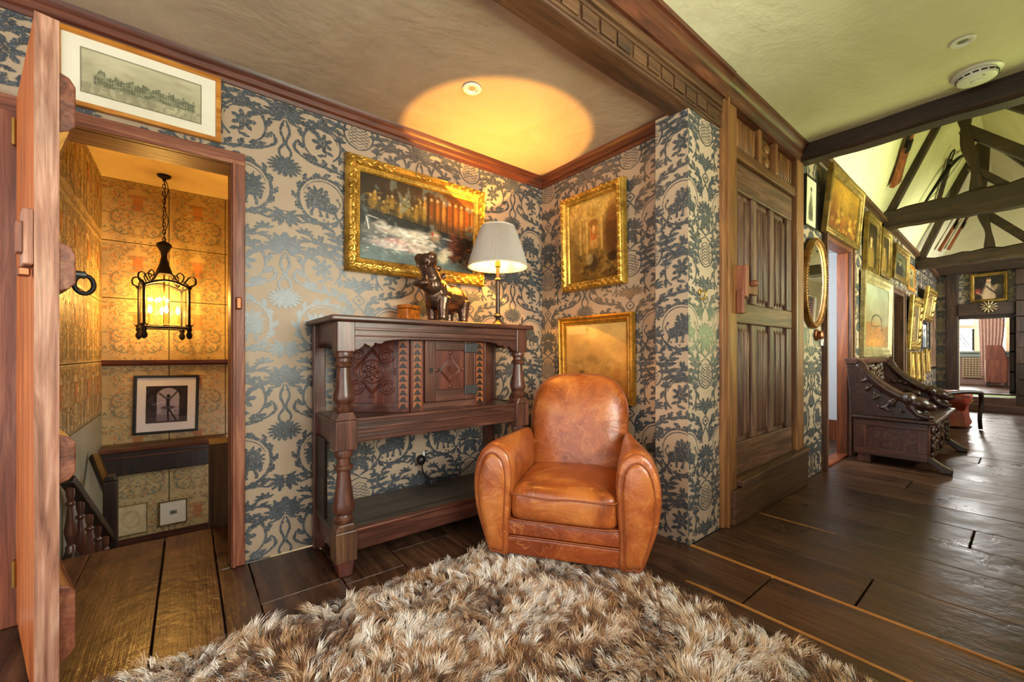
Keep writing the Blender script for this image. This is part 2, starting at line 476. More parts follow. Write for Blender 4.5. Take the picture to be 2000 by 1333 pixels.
# landing boards through the doorway
for a, b in ((-0.53, -0.40), (0.115, 0.34)): board(a, b, 2.445, 3.07)
sub = MB().box(-2.2, 11.75, -0.8, 3.06 - 0.62, -0.12, -0.034)
sub.box(-0.53, 0.34, 2.44, 3.06, -0.12, -0.034)
sub.build('sub_floor', plain('dark_gap', '#120c08', 0.9), floor)
mb = MB(); mb.prism([(2.158, 1.155), (2.178, 1.155), (2.172, 0.3), (2.168, -0.2), (2.163, -0.2), (2.162, 0.3)], 'z', -0.01, 0.002)
mb.build('filler_strip', wood('pale_filler', '#a86a2c', '#c98a44', '#dca863', 'y', 0.45), floor)
mb = MB(); mb.prism([(1.812, 0.99), (1.824, 0.9), (1.820, 0.3), (1.815, -0.2), (1.809, -0.2), (1.808, 0.3), (1.806, 0.9)], 'z', -0.01, 0.002)
mb.build('filler_strip', bpy.data.materials['pale_filler'], floor)
mb = MB(); mb.prism([(2.955, 1.15), (2.965, 1.15), (2.963, 0.7), (2.958, 0.7)], 'z', -0.01, 0.002)
mb.build('filler_strip', bpy.data.materials['pale_filler'], floor)

# ---- wallpaper print: one half repeat (0.265 x 0.70 m), mirrored and tiled; polygons clipped to the wall
TW, TH = 0.385, 0.70
def half_tile():
    rr = random.Random(3); P = []; KX = 1.453
    st = {'c': None, 'id': 0, 'k': 1.0, 'n': (0, 0)}
    def X(p):
        if st['c'] is None: return (p[0] * KX, p[1])
        return (st['n'][0] + (p[0] - st['c'][0]) * st['k'], st['n'][1] + (p[1] - st['c'][1]) * st['k'])
    def put(poly): P.append((st['id'], [X(q) for q in poly]))
    def about(c=None, n=(0, 0), k=1.0): st['c'] = c; st['n'] = n; st['k'] = k
    def S(pts, w, taper=True, n=6):
        q = spline(pts, n); N = len(q); st['id'] += 1
        L = []; R = []
        for i in range(N):
            a = q[max(i - 1, 0)]; b = q[min(i + 1, N - 1)]
            dx, dy = b[0] - a[0], b[1] - a[1]; l = math.hypot(dx, dy) or 1
            k = w * (0.35 + 0.65 * math.sin(PI * (0.12 + 0.76 * i / (N - 1)))) if taper else w
            k *= rr.uniform(0.8, 1.15)
            L.append((q[i][0] - dy / l * k / 2, q[i][1] + dx / l * k / 2)); R.append((q[i][0] + dy / l * k / 2, q[i][1] - dx / l * k / 2))
        for i in range(N - 1): put([L[i], L[i + 1], R[i + 1], R[i]])
        return q
    def leaf(x, y, ang, ln, wd, bend=0.5, lobes=4):
        st['id'] += 1; ln *= 1.12; wd *= 1.3; a = math.radians(ang); px, py = x, y; N = lobes * 2; pl = None
        for i in range(N + 1):
            t = i / N
            k = wd * math.sin(PI * (0.08 + 0.9 * t)) * (1.0 if i % 2 else 0.62) / 2
            nx, ny = -math.sin(a), math.cos(a)
            cur = ((px + nx * k, py + ny * k), (px - nx * k, py - ny * k))
            if pl: put([pl[0], cur[0], cur[1], pl[1]])
            pl = cur
            px += math.cos(a) * ln / N; py += math.sin(a) * ln / N; a += bend / N
    def blob(x, y, r, irr=0.3, n=8, sx=1, sy=1):
        st['id'] += 1
        c = [(x + sx * r * rr.uniform(1 - irr, 1) * math.cos(2 * PI * k / n), y + sy * r * rr.uniform(1 - irr, 1) * math.sin(2 * PI * k / n)) for k in range(n)]
        put(c)
    def ring(cx, cy, R, a0, a1, w, sq=1.0):
        return S([(cx + R * math.cos(math.radians(a)), cy + sq * R * math.sin(math.radians(a))) for a in np.linspace(a0, a1, 13)], w, True, 3)
    about((0.135, 0.17), (0.195, 0.175), 1.30)
    # roundel A with a beast under a tree
    ring(0.135, 0.17, 0.098, -160, 150, 0.013)
    ring(0.135, 0.17, 0.083, 20, 200, 0.004)
    for a in range(-150, 150, 24):
        x = 0.135 + 0.102 * math.cos(math.radians(a)); y = 0.17 + 0.102 * math.sin(math.radians(a))
        leaf(x, y, a + (48 if (a // 24) % 2 else 70), 0.032, 0.017, 0.7, 3)
    blob(0.128, 0.15, 0.036, 0.12, 14, 1.2, 0.72); blob(0.098, 0.142, 0.026, 0.15, 12); blob(0.162, 0.165, 0.036, 0.2, 14)
    for a in range(-30, 260, 22): leaf(0.160 + 0.016 * math.cos(math.radians(a)), 0.178 + 0.016 * math.sin(math.radians(a)), a + rr.uniform(-12, 12), 0.034, 0.013, rr.uniform(-.6, .6), 3)
    for k in range(16): blob(0.158 + rr.gauss(0, 0.017), 0.196 + rr.gauss(0, 0.013), rr.uniform(0.006, 0.011), 0.4, 7)
    blob(0.188, 0.148, 0.017, 0.2, 9); S([(0.19, 0.15), (0.197, 0.135), (0.19, 0.126)], 0.009, False, 3)
    for x, d in ((0.092, -0.008), (0.112, 0.008), (0.15, -0.003), (0.17, 0.012)): S([(x, 0.142), (x + d, 0.116), (x + d * 1.4 - 0.006, 0.100)], 0.011, False, 3)
    S([(0.09, 0.14), (0.072, 0.15), (0.066, 0.17), (0.076, 0.18)], 0.005, True, 4); blob(0.077, 0.186, 0.007)
    for k in range(7): blob(0.075 + k * 0.019 + rr.uniform(-.004, .004), 0.092 + 0.012 * math.sin(k * 2), 0.006, 0.4, 6)
    about()
    # stem from roundel A to roundel B
    q = S([(0.045, 0.215), (0.028, 0.28), (0.05, 0.335), (0.11, 0.36), (0.17, 0.372), (0.215, 0.40)], 0.014)
    for i in range(4, len(q) - 3, 4):
        leaf(q[i][0], q[i][1], 40 + i * 3, 0.04, 0.02, -0.9, 3); leaf(q[i][0], q[i][1], -70 + i * 4, 0.034, 0.018, 0.8, 3)
    about((0.14, 0.475), (0.20, 0.49), 1.28)
    # roundel B with a flower sprig
    ring(0.14, 0.475, 0.076, -70, 235, 0.011); ring(0.14, 0.475, 0.064, 40, 170, 0.004)
    for a in range(-60, 235, 33):
        x = 0.14 + 0.08 * math.cos(math.radians(a)); y = 0.475 + 0.08 * math.sin(math.radians(a))
        leaf(x, y, a + 55, 0.036, 0.018, 0.8, 3)
    for a in range(0, 360, 51): leaf(0.14 + 0.008 * math.cos(math.radians(a)), 0.48 + 0.008 * math.sin(math.radians(a)), a, 0.032, 0.018, 0.2, 2)
    blob(0.14, 0.48, 0.009); S([(0.14, 0.47), (0.125, 0.44), (0.13, 0.42)], 0.006); leaf(0.125, 0.445, 190, 0.03, 0.013); leaf(0.13, 0.43, 330, 0.03, 0.013)
    about()
    # axis x = 0: diamond, bouquet and lattice
    S([(0, 0.305), (0.022, 0.335), (0, 0.365)], 0.007, False, 3); blob(0, 0.335, 0.008)
    S([(0, 0.30), (0.018, 0.27), (0.03, 0.24), (0.026, 0.21)], 0.009); S([(0, 0.37), (0.02, 0.40), (0.045, 0.41)], 0.009)
    for k, a in enumerate((88, 70, 50, 28, 5)): leaf(0.002, 0.38 + 0.008 * k, a, 0.085 - 0.008 * k, 0.022, -0.5, 4)
    for a in (85, 60, 35, 10, -15): leaf(0.004, 0.135, a, 0.06, 0.022, 0.5, 4)
    for a in (-80, -55, -30): leaf(0.004, 0.12, a, 0.055, 0.02, -0.5, 4)
    for k in range(6):
        S([(0.0, 0.535 + k * 0.018), (0.022, 0.548 + k * 0.018), (0.045 - 0.005 * abs(k - 2), 0.562 + k * 0.018)], 0.003, False, 2)
        S([(0.0, 0.575 + k * 0.018), (0.022, 0.562 + k * 0.018), (0.045 - 0.005 * abs(k - 2), 0.548 + k * 0.018)], 0.003, False, 2)
    S([(0.0, 0.52), (0.04, 0.545), (0.058, 0.60), (0.045, 0.665), (0.0, 0.695)], 0.008)
    for y, a in ((0.54, -20), (0.575, 0), (0.61, 15), (0.645, 35), (0.675, 60)): leaf(0.05, y, a, 0.045, 0.019, 0.7, 3)
    S([(0, 0.0), (0.02, 0.02), (0.045, 0.03), (0.07, 0.02)], 0.009); leaf(0.05, 0.03, 50, 0.045, 0.02, 0.6); leaf(0.03, 0.02, 100, 0.05, 0.02, -0.5)
    leaf(0.01, 0.04, 80, 0.06, 0.022, 0.0)
    # axis x = 0.265: flower heads and leaves
    for a in range(90, 271, 22): leaf(0.262, 0.315, a, 0.05, 0.017, 0.3, 3)
    for a in range(100, 270, 30): leaf(0.262, 0.60, a, 0.06, 0.022, -0.4, 4)
    for k in range(8): blob(0.235 + rr.uniform(-.03, .03), 0.545 + rr.uniform(-.02, .02), 0.007, 0.4, 6)
    S([(0.262, 0.33), (0.245, 0.39), (0.262, 0.44), (0.25, 0.50), (0.262, 0.56)], 0.009)
    S([(0.262, 0.02), (0.235, 0.05), (0.262, 0.08)], 0.007, False, 3)
    for a in (120, 150, 185, 215, 245): leaf(0.262, 0.05, a, 0.05, 0.018, 0.4, 3)
    # large acanthus sprays
    q = S([(0.215, 0.40), (0.235, 0.43), (0.228, 0.47)], 0.012)
    q = S([(0.20, 0.545), (0.15, 0.575), (0.10, 0.60), (0.075, 0.65), (0.09, 0.69)], 0.013)
    for i in range(2, len(q), 4): leaf(q[i][0], q[i][1], 200 - i * 3, 0.045, 0.021, 0.8, 4); leaf(q[i][0], q[i][1], 60 - i, 0.045, 0.021, -0.8, 4)
    q = S([(0.09, 0.0), (0.12, 0.03), (0.17, 0.045), (0.215, 0.03)], 0.012)
    for i in range(2, len(q), 4): leaf(q[i][0], q[i][1], 60, 0.035, 0.018, -0.8, 3)
    for k in range(9): leaf(0.16 + 0.02 * math.sin(k), 0.635, 100 - 25 * (k - 4), 0.042, 0.013, 0.1, 3)
    blob(0.16, 0.635, 0.014)
    for k in range(5): leaf(0.20, 0.675, 20 + 40 * k, 0.03, 0.013, 0.2, 3)
    return P
HT = half_tile()

def clip(poly, ax, lim, keep_less):
    out = []
    for i in range(len(poly)):
        a, b = poly[i - 1], poly[i]
        ia = (a[ax] <= lim) == keep_less or a[ax] == lim; ib = (b[ax] <= lim) == keep_less or b[ax] == lim
        if ia != ib:
            t = (lim - a[ax]) / (b[ax] - a[ax]); out.append((a[0] + (b[0] - a[0]) * t, a[1] + (b[1] - a[1]) * t))
        if ib: out.append(b)
    return out

def print_on(rects, O, D, parent, off=(0, 0), up=(0, 0, 1), tile=HT, tw=TW, th=TH, mats=None, name='wallpaper_print', flip=1):
    """rects in wall coordinates (a, z); O origin on the print surface, D unit direction of a"""
    vs = []; fs = []; O = Vector(O); D = Vector(D); U = Vector(up); Nn = D.cross(U) * flip
    for (a0, a1, z0, z1) in rects:
        i0 = math.floor((a0 - off[0]) / tw) - 1; i1 = math.ceil((a1 - off[0]) / tw) + 1
        j0 = math.floor((z0 - off[1]) / th) - 1; j1 = math.ceil((z1 - off[1]) / th) + 1
        for i in range(i0, i1):
            mir = i % 2
            for j in range(j0, j1):
                ox = off[0] + i * tw; oy = off[1] + j * th
                if ox > a1 + 0.1 or ox + tw < a0 - 0.1 or oy > z1 + 0.1 or oy + th < z0 - 0.1: continue
                for lid, p in tile:
                    dn = Nn * (1.4e-5 * lid + (7e-6 if mir else 0))
                    q = [(ox + (tw - x if mir else x), oy + y) for x, y in p]
                    xs = [c[0] for c in q]; ys = [c[1] for c in q]
                    if max(xs) < a0 or min(xs) > a1 or max(ys) < z0 or min(ys) > z1: continue
                    if min(xs) < a0: q = clip(q, 0, a0, False)
                    if q and max(xs) > a1: q = clip(q, 0, a1, True)
                    if q and min(ys) < z0: q = clip(q, 1, z0, False)
                    if q and max(ys) > z1: q = clip(q, 1, z1, True)
                    if len(q) < 3: continue
                    b = len(vs); vs += [tuple(O + D * c[0] + U * c[1] + dn) for c in q]; fs.append(tuple(range(b, b + len(q))))
    me = bpy.data.meshes.new(name); me.from_pydata(vs, [], fs); me.materials.append(mats or MT['ink']); me.update()
    o = bpy.data.objects.new(name, me); col.objects.link(o); o.parent = parent
    return o

def wall(name, boxes, mat, label=None):
    mb = MB()
    for b in boxes: mb.box(*b)
    return struct(mb.build(name, mat), label)

EPS = 0.0012
# alcove back wall (Y = 2.45) with the stair doorway
w = wall('wall_alcove_back', [(-2.2, -0.53, 2.45, 2.57, 0, 2.5), (0.196, 2.37, 2.45, 2.57, 0, 2.5), (-0.53, 0.196, 2.45, 2.57, 2.01, 2.5)], MT['paper'], 'wallpapered alcove wall behind the cupboard')
print_on([(-2.0, -0.555, 0, 2.44), (0.215, 2.25, 0, 2.44), (-0.555, 0.215, 2.04, 2.44)], (0, 2.45 - EPS, 0), (1, 0, 0), w, (0.02, 0.33))
# alcove side wall (X = 2.25)
w = wall('wall_alcove_side', [(2.25, 2.37, 1.35, 2.45, 0, 2.5)], MT['paper'], 'wallpapered side wall of the alcove')
print_on([(-2.45, -1.36, 0, 2.44)], (2.25 - EPS, 0, 0), (0, -1, 0), w, (-2.375 - 0.0, 0.33))
# pier between alcove and gallery
w = wall('wall_pier', [(2.15, 2.51, 1.16, 1.36, 0, 2.42)], MT['paper'], 'wallpapered pier between alcove and gallery')
print_on([(-1.36, -1.16, 0, 2.40)], (2.15 - EPS, 0, 0), (0, -1, 0), w, (-1.40, 0.33))
print_on([(2.15, 2.51, 0, 2.40)], (0, 1.16 - EPS, 0), (1, 0, 0), w, (2.34, 0.33))
# gallery wall (Y = 1.16): near strip, between the doors, far strip
zt = lambda x: 2.84 - (x - 3.9) * 0.028
gb = [(3.91, 4.5, 1.16, 1.24, 0, 2.9), (4.5, 5.4, 1.16, 1.24, 2.15, 2.9), (5.4, 7.36, 1.16, 1.24, 0, 2.9), (7.36, 8.25, 1.16, 1.24, 1.92, 2.9), (8.25, 11.8, 1.16, 1.24, 0, 2.9)]
w = wall('wall_gallery', gb + [(2.51, 3.91, 1.2, 1.30, 0, 2.9)], MT['paper'], 'wallpapered gallery wall hung with pictures')
print_on([(3.91, 4.47, 0, 2.74), (4.47, 5.44, 2.2, 2.74), (5.44, 7.30, 0, 2.72), (7.30, 8.3, 1.96, 2.7), (8.3, 11.8, 0, 2.6)], (0, 1.16 - EPS, 0), (1, 0, 0), w, (4.19 - 0.385, 0.33))
# end wall (X = 11.8) with a doorway, on two steps
w = wall('wall_gallery_end', [(11.8, 11.95, 0.85, 1.3, 0, 4.6), (11.8, 11.95, -0.9, 0.15, 0, 4.6), (11.8, 11.95, 0.15, 0.85, 1.75, 4.6)], MT['plaster_c'], 'far end wall of the gallery')
print_on([(-1.16, -0.85, 0.3, 2.62), (-0.85, -0.1, 1.98, 2.62)], (11.8 - EPS, 0, 0), (0, -1, 0), w, (-1.1, 0.33))
mb = MB(); mb.box(11.8 - EPS * 0.7, 11.8, 0.85, 1.16, 0.0, 2.62); mb.box(11.8 - EPS * 0.7, 11.8, -0.1, 0.85, 1.8, 2.62); mb.build('wallpaper', MT['paper'], w)

# ceilings
c = MB().box(-2.2, 2.37, 1.2, 2.57, 2.46, 2.56).build('ceiling_alcove', MT['plaster_a']); struct(c, 'plaster ceiling of the alcove')
c = MB().box(-2.2, 3.86, -0.95, 1.3, 2.70, 2.80).build('ceiling_gallery', MT['plaster_c']); struct(c, 'flat plaster ceiling of the gallery')
RY, RZ = 0.42, 4.4
def slope_pt(y): return 2.80 + (1.16 - y) * (RZ - 2.80) / (1.16 - RY)
mb = MB(); mb.add([(3.86, 1.22, 2.67), (11.9, 1.22, 2.67), (11.9, RY, RZ), (3.86, RY, RZ), (3.86, 1.32, 2.70), (11.9, 1.32, 2.70), (11.9, RY, RZ + .15), (3.86, RY, RZ + .15)],
    [(0, 1, 2, 3), (4, 7, 6, 5), (0, 4, 5, 1), (2, 6, 7, 3), (0, 3, 7, 4), (1, 5, 6, 2)])
struct(mb.build('ceiling_slope_inner', MT['plaster_c']), 'steep plastered roof slope above the pictures')
mb = MB(); mb.add([(3.86, -0.9, 2.45), (11.9, -0.9, 2.45), (11.9, RY, RZ), (3.86, RY, RZ), (3.86, -1.0, 2.48), (11.9, -1.0, 2.48), (11.9, RY, RZ + .15), (3.86, RY, RZ + .15)],
    [(0, 1, 2, 3), (4, 7, 6, 5), (0, 4, 5, 1), (2, 6, 7, 3), (0, 3, 7, 4), (1, 5, 6, 2)])
struct(mb.build('ceiling_slope_outer', MT['plaster_c']), 'plastered roof slope on the window side')
struct(MB().box(3.80, 3.86, -0.95, 1.3, 2.80, 4.6).build('wall_ceiling_gable', MT['plaster_c']), 'gable above the first tie beam')

# outer wall with windows (Y = -0.8)
WIN = [(0.4, 1.9), (4.55, 6.05), (7.85, 9.35), (10.1, 11.3)]  # the last window is an addition, put in to light the end wall
bx = []; x = -0.6
for a, b in WIN:
    bx.append((x, a, -0.95, -0.8, 0, 2.72)); bx.append((a, b, -0.95, -0.8, 0, 1.0)); bx.append((a, b, -0.95, -0.8, 2.25, 2.72)); x = b
bx.append((x, 11.9, -0.95, -0.8, 0, 2.72))
wall('wall_outer', bx, MT['plaster_c'], 'plastered outer wall with leaded windows')
for k, (a, b) in enumerate(WIN):
    wn = snode('window_%d' % (k + 1), 'leaded casement window in the outer wall')
    mb = MB()
    for x0, x1 in ((a, a + 0.05), (b - 0.05, b), ((a + b) / 2 - 0.03, (a + b) / 2 + 0.03)): mb.box(x0, x1, -0.92, -0.84, 1.0, 2.25)
    mb.box(a, b, -0.92, -0.84, 1.0, 1.05); mb.box(a, b, -0.92, -0.84, 2.2, 2.25)
    mb.build('window_frame', MT['oakdark_z'], wn, bevel=0.006)
    for h0, h1 in ((a + 0.05, (a + b) / 2 - 0.03), ((a + b) / 2 + 0.03, b - 0.05)):
        MB().box(h0, h1, -0.882, -0.879, 1.05, 2.2).build('pane', MT['glass'], wn)
        mb = MB(); n = 7; W = h1 - h0; Hh = 1.15; sp = W / 4
        k0 = -8
        while k0 * sp < W + Hh:
            for sgn in (1, -1):
                # diagonal lead cames clipped to the light
                pts = []
                for tt in np.linspace(0, 1, 30):
                    z = Hh * tt; xx = k0 * sp + sgn * z * 0.62 + (0 if sgn > 0 else 0)
                    if 0 <= xx <= W: pts.append((h0 + xx, -0.88, 1.05 + z))
                if len(pts) > 1: mb.beam(pts[0], pts[-1], 0.008, 0.008, up=(0, 1, 0))
            k0 += 1
        mb.build('lead_came', MT['steel'], wn)

# ---- timber: header beam over the alcove opening
hb = snode('trim_1', 'carved oak header beam over the alcove opening')
mb = MB()
n = 24; top = []; bot = []
for i in range(n + 1):
    xx = -2.2 + 4.72 * i / n
    bot.append((xx, 2.405 + random.uniform(-0.012, 0.006)))
mb.prism(bot + [(2.52, 2.60), (-2.2, 2.60)], 'y', 1.15, 1.275)
mb.build('beam', MT['beam_x'], hb, bevel=0.012)
xx = -2.1
dm = MB().box(-0.055, 0.055, -0.006, 0.012, 0, 0.062)
while xx < 2.45:
    o = MB().prism([(-0.048, 0), (0.048, 0), (0.052, 0.058), (-0.048, 0.062)], 'y', 1.138, 1.152).build('carved_block', MT['beam_x'], hb, bevel=0.004)
    o.location = (xx, random.uniform(-0.002, 0.002), 2.432 + random.uniform(-0.003, 0.003)); xx += 0.118
mb = MB()
for z0, z1, y in ((2.412, 2.428, 1.142), (2.50, 2.515, 1.140), (2.53, 2.58, 1.135), (2.585, 2.60, 1.125)): mb.box(-2.2, 2.51, y, 1.16, z0, z1)
mb.build('moulding', MT['beam_x'], hb, bevel=0.004)
mb = MB(); mb.prism([(1.16, 2.58), (1.12, 2.58), (1.115, 2.60), (1.105, 2.61), (1.10, 2.635), (1.085, 2.645), (1.075, 2.67), (1.06, 2.675), (1.06, 2.70), (1.16, 2.70)], 'x', -2.2, 2.51)
mb.build('cornice', MT['trim_x'], hb, smooth='auto')

# alcove cornice
def corn_prof(w, z): return [(w, z), (w - 0.012, z), (w - 0.016, z + 0.018), (w - 0.03, z + 0.026), (w - 0.034, z + 0.05), (w - 0.05, z + 0.062), (w - 0.056, z + 0.08), (w, z + 0.08)]
mb = MB(); mb.prism(corn_prof(2.45, 2.38), 'x', -2.2, 2.25)
struct(mb.build('trim_2', MT['trim_x'], smooth='auto'), 'dark moulded cornice along the alcove back wall')
mb = MB(); mb.prism(corn_prof(2.25, 2.38), 'y', 1.30, 2.45)
struct(mb.build('trim_3', MT['trim_y'], smooth='auto'), 'dark moulded cornice along the alcove side wall')
# gallery wall plate
mb = MB(); mb.beam((4.0, 1.13, 2.81), (11.8, 1.13, 2.60), 0.06, 0.05)
struct(mb.build('trim_4', MT['beam_x']), 'thin dark wall plate below the roof slope')

# ---- trusses and tie beams
def rough_beam(y0, y1, x0, x1, zb0, zb1, zt0, zt1, n=16, j=0.012):
    rings = []
    rr = random.Random(int(x0 * 100))
    for i in range(n + 1):
        t = i / n; y = y0 + (y1 - y0) * t; zb = zb0 + (zb1 - zb0) * t + rr.uniform(-j, j) * 0.5; zt_ = zt0 + (zt1 - zt0) * t + rr.uniform(-j, j)
        c = 0.022; a, b = x0 + rr.uniform(-j, j) * 0.4, x1
        rings.append([(a + c, y, zb), (b - c, y, zb), (b, y, zb + c), (b, y, zt_ - c), (b - c, y, zt_), (a + c, y, zt_), (a, y, zt_ - c), (a, y, zb + c)])
    return MB().loft(rings)
tr = thing('roof_truss', 'nearest dark oak tie beam, under the smoke alarm', 'roof truss')
rough_beam(1.16, -0.82, 3.80, 3.96, 2.575, 2.55, 2.715, 2.72).build('tie_beam', MT['beam_y'], tr, smooth='auto')
def truss(X, zb, zt_, label, braces):
    tr = thing('roof_truss', label, 'roof truss')
    rough_beam(1.14, -0.85, X, X + 0.2, zb[0], zb[1], zt_[0], zt_[1], 20, 0.02).build('tie_beam', MT['beam_y'], tr, smooth='auto')
    # principal rafters against both slopes
    mb = MB(); mb.beam((X + 0.1, 1.11, zt_[0] - 0.02), (X + 0.1, RY + 0.02, RZ - 0.06), 0.10, 0.09, up=(0, -1, 0.5)); mb.build('rafter', MT['beam_z'], tr, bevel=0.01)
    mb = MB(); mb.beam((X + 0.1, -0.80, zt_[1] - 0.1), (X + 0.1, RY - 0.02, RZ - 0.06), 0.10, 0.09, up=(0, 1, 0.5)); mb.build('rafter', MT['beam_z'], tr, bevel=0.01)
    # curved king post
    pts = spline([(X + 0.1, 0.37, zt_[0] - 0.03), (X + 0.1, 0.375, zt_[0] + 0.25), (X + 0.1, 0.44, zt_[0] + 0.6), (X + 0.1, 0.46, zt_[0] + 1.0), (X + 0.1, 0.42, RZ - 0.05)], 6)
    rings = []
    for i, p in enumerate(pts):
        w = 0.045 + 0.012 * math.sin(i * 0.7) + (0.02 if i > len(pts) * 0.6 else 0)
        rings.append([(p[0] - 0.06, p[1] - w, p[2]), (p[0] + 0.06, p[1] - w, p[2]), (p[0] + 0.06, p[1] + w, p[2]), (p[0] - 0.06, p[1] + w, p[2])])
    MB().loft(rings).build('king_post', MT['beam_z'], tr, bevel=0.012)
    for (a, b, w) in braces:
        mb = MB(); mb.beam((X + 0.1, a[0], a[1]), (X + 0.1, b[0], b[1]), 0.08, w, up=(0, 0.6, 0.8)); mb.build('brace', MT['beam_y'], tr, bevel=0.012)
    return tr
truss(6.9, (2.64, 2.63), (2.86, 2.93), 'second dark oak roof truss along the gallery with a wavy tie beam', [((0.47, 3.64), (-0.35, 2.80), 0.11), ((0.42, 3.19), (0.15, 2.88), 0.07), ((0.42, 4.05), (-0.3, 3.35), 0.09)])
truss(9.32, (2.44, 2.46), (2.60, 2.68), 'third roof truss, farthest tie beam before the end wall', [((0.50, 3.28), (-0.05, 2.62), 0.10), ((0.45, 3.8), (-0.3, 2.9), 0.09)])
# head beam of the end wall, posts and lintel
fr = snode('trim_5', 'dark timber frame of the end doorway')
rough_beam(1.16, -0.85, 11.6, 11.8, 2.60, 2.58, 2.80, 2.78).build('head_beam', MT['beam_y'], fr, smooth='auto')
mb = MB(); mb.box(11.68, 11.8, 0.85, 1.02, 0, 2.62); mb.build('post', MT['beam_z'], fr, bevel=0.012)
mb = MB(); mb.box(11.66, 11.8, 0.15, 0.86, 1.78, 2.0); mb.build('lintel', MT['beam_y'], fr, bevel=0.01)
mb = MB(); mb.box(11.76, 11.95, 0.17, 0.84, 1.72, 1.80); mb.build('door_head', MT['oakblack'], fr, bevel=0.005)
for k in range(9):
    MB().box(11.62, 11.8, -0.1, 0.15, 0.02 + k * 0.285, 0.295 + k * 0.285).build('post_block', MT['beam_z'], fr, bevel=0.008)
st = snode('floor_step', 'two worn oak steps below the end doorway')
MB().box(11.35, 11.62, -0.8, 1.16, 0.0, 0.13).build('step', MT['planks'], st, bevel=0.008)
MB().box(11.60, 11.97, 0.14, 0.86, 0.0, 0.25).build('step', MT['planks'], st, bevel=0.008)

# ---- doorways of the gallery wall
def casing(parent, x0, x1, z1, y, wd, dp, th=0.08, mat_z='trim_z', mat_x='trim_x', prof=2):
    mb = MB(); mb.box(x0 - wd, x0, y - dp, y + th, 0, z1 + wd); mb.build('door_post', MT[mat_z], parent, bevel=0.006)
    mb = MB(); mb.box(x1, x1 + wd, y - dp, y + th, 0, z1 + wd); mb.build('door_post', MT[mat_z], parent, bevel=0.006)
    mb = MB(); mb.box(x0, x1, y - dp, y + th, z1, z1 + wd); mb.build('door_head', MT[mat_x], parent, bevel=0.006)
    mb = MB(); e = 0.012
    for a, b in ((x0 - wd - e, x0 - wd + 0.018), (x1 + wd - 0.018, x1 + wd + e)): mb.box(a, b, y - dp - 0.014, y, 0, z1 + wd + e)
    mb.box(x0 - wd - e, x1 + wd + e, y - dp - 0.014, y, z1 + wd - 0.018, z1 + wd + e)
    mb.build('moulding', MT[mat_z], parent, bevel=0.004)
d3 = snode('door_3', 'open doorway with red-brown casing below the large leaning picture')
casing(d3, 4.56, 5.34, 2.09, 1.16, 0.07, 0.03)
MB().box(5.32, 5.345, 1.16, 1.25, 0, 2.09).build('jamb', MT['redjamb'], d3, bevel=0.004)
MB().box(4.55, 5.40, 1.155, 1.26, 0.0, 0.02).build('threshold', MT['redjamb'], d3, bevel=0.004)
wall('wall_lobby', [(4.3, 6.3, 2.0, 2.06, 0, 2.5), (6.24, 6.3, 1.24, 2.06, 0, 2.5), (4.3, 4.36, 1.24, 2.06, 0, 2.5), (4.3, 6.3, 1.24, 2.06, 2.3, 2.36)], plain('white_wall', '#d3d6dc', 0.7, var=0.02), 'white wall seen through the doorway')
MB().box(4.36, 6.24, 1.97, 2.0, 0.0, 0.24).box(6.20, 6.24, 1.24, 1.97, 0.0, 0.24).build('baseboard_lobby', MT['redjamb']); struct(bpy.data.objects['baseboard_lobby'], 'red-brown skirting in the lobby')
d4 = snode('door_4', 'dark doorway between the picture groups')
casing(d4, 7.42, 8.17, 1.88, 1.16, 0.07, 0.03)
MB().box(7.42, 8.17, 1.25, 1.29, 0, 1.88).build('door_leaf', MT['oakblack'], d4, bevel=0.004)

# ---- panelled oak door unit (door_2)
d2 = snode('door_2', 'old linenfold oak door in a golden oak frame with carved frieze')
D = 1.16
MB().box(2.51, 2.69, D - 0.03, D + 0.08, 0, 2.60).build('door_post', MT['doorframe'], d2, bevel=0.012)
MB().box(2.545, 2.565, D - 0.042, D, 0, 2.60).build('moulding', MT['doorframe'], d2, bevel=0.005)
MB().box(3.75, 3.91, D - 0.03, D + 0.08, 0, 2.60).build('door_post', MT['doorframe'], d2, bevel=0.012)
MB().box(2.69, 3.75, D - 0.02, D + 0.08, 2.29, 2.36).build('frieze_rail', MT['doorframe_x'], d2, bevel=0.008)
MB().box(2.69, 3.75, D + 0.02, D + 0.06, 2.36, 2.60).build('frieze_panel', MT['doorframe_x'], d2)
for x in (3.05, 3.34): MB().box(x, x + 0.045, D - 0.02, D + 0.04, 2.36, 2.60).build('mullion', MT['doorframe'], d2, bevel=0.006)
for x0, n in ((2.715, 8), (3.40, 8)):
    for k in range(n):
        xx = x0 + k * 0.041
        mb = MB(); mb.tube([(xx + 0.016, D + 0.02, 2.375), (xx + 0.016, D + 0.012, 2.40), (xx + 0.016, D + 0.012, 2.55), (xx + 0.016, D + 0.02, 2.585)], [0.008, 0.015, 0.015, 0.008], 8)
        mb.build('carved_rib', MT['doorframe'], d2, smooth=True)
for k in range(4):
    mb = MB(); mb.ell((3.13 + (k % 2) * 0.14 + 0.01, D + 0.018, 2.43 + (k // 2) * 0.1), (0.05, 0.012, 0.035)); mb.build('carved_leaf', MT['doorframe'], d2, smooth=True)
mb = MB(); mb.prism([(D + 0.02, 2.58), (D - 0.035, 2.58), (D - 0.04, 2.60), (D - 0.055, 2.61), (D - 0.06, 2.64), (D - 0.075, 2.65), (D - 0.085, 2.675), (D - 0.095, 2.68), (D - 0.095, 2.70), (D + 0.02, 2.70)], 'x', 2.50, 3.92)
mb.build('cornice', MT['trim_x'], d2, smooth='auto')
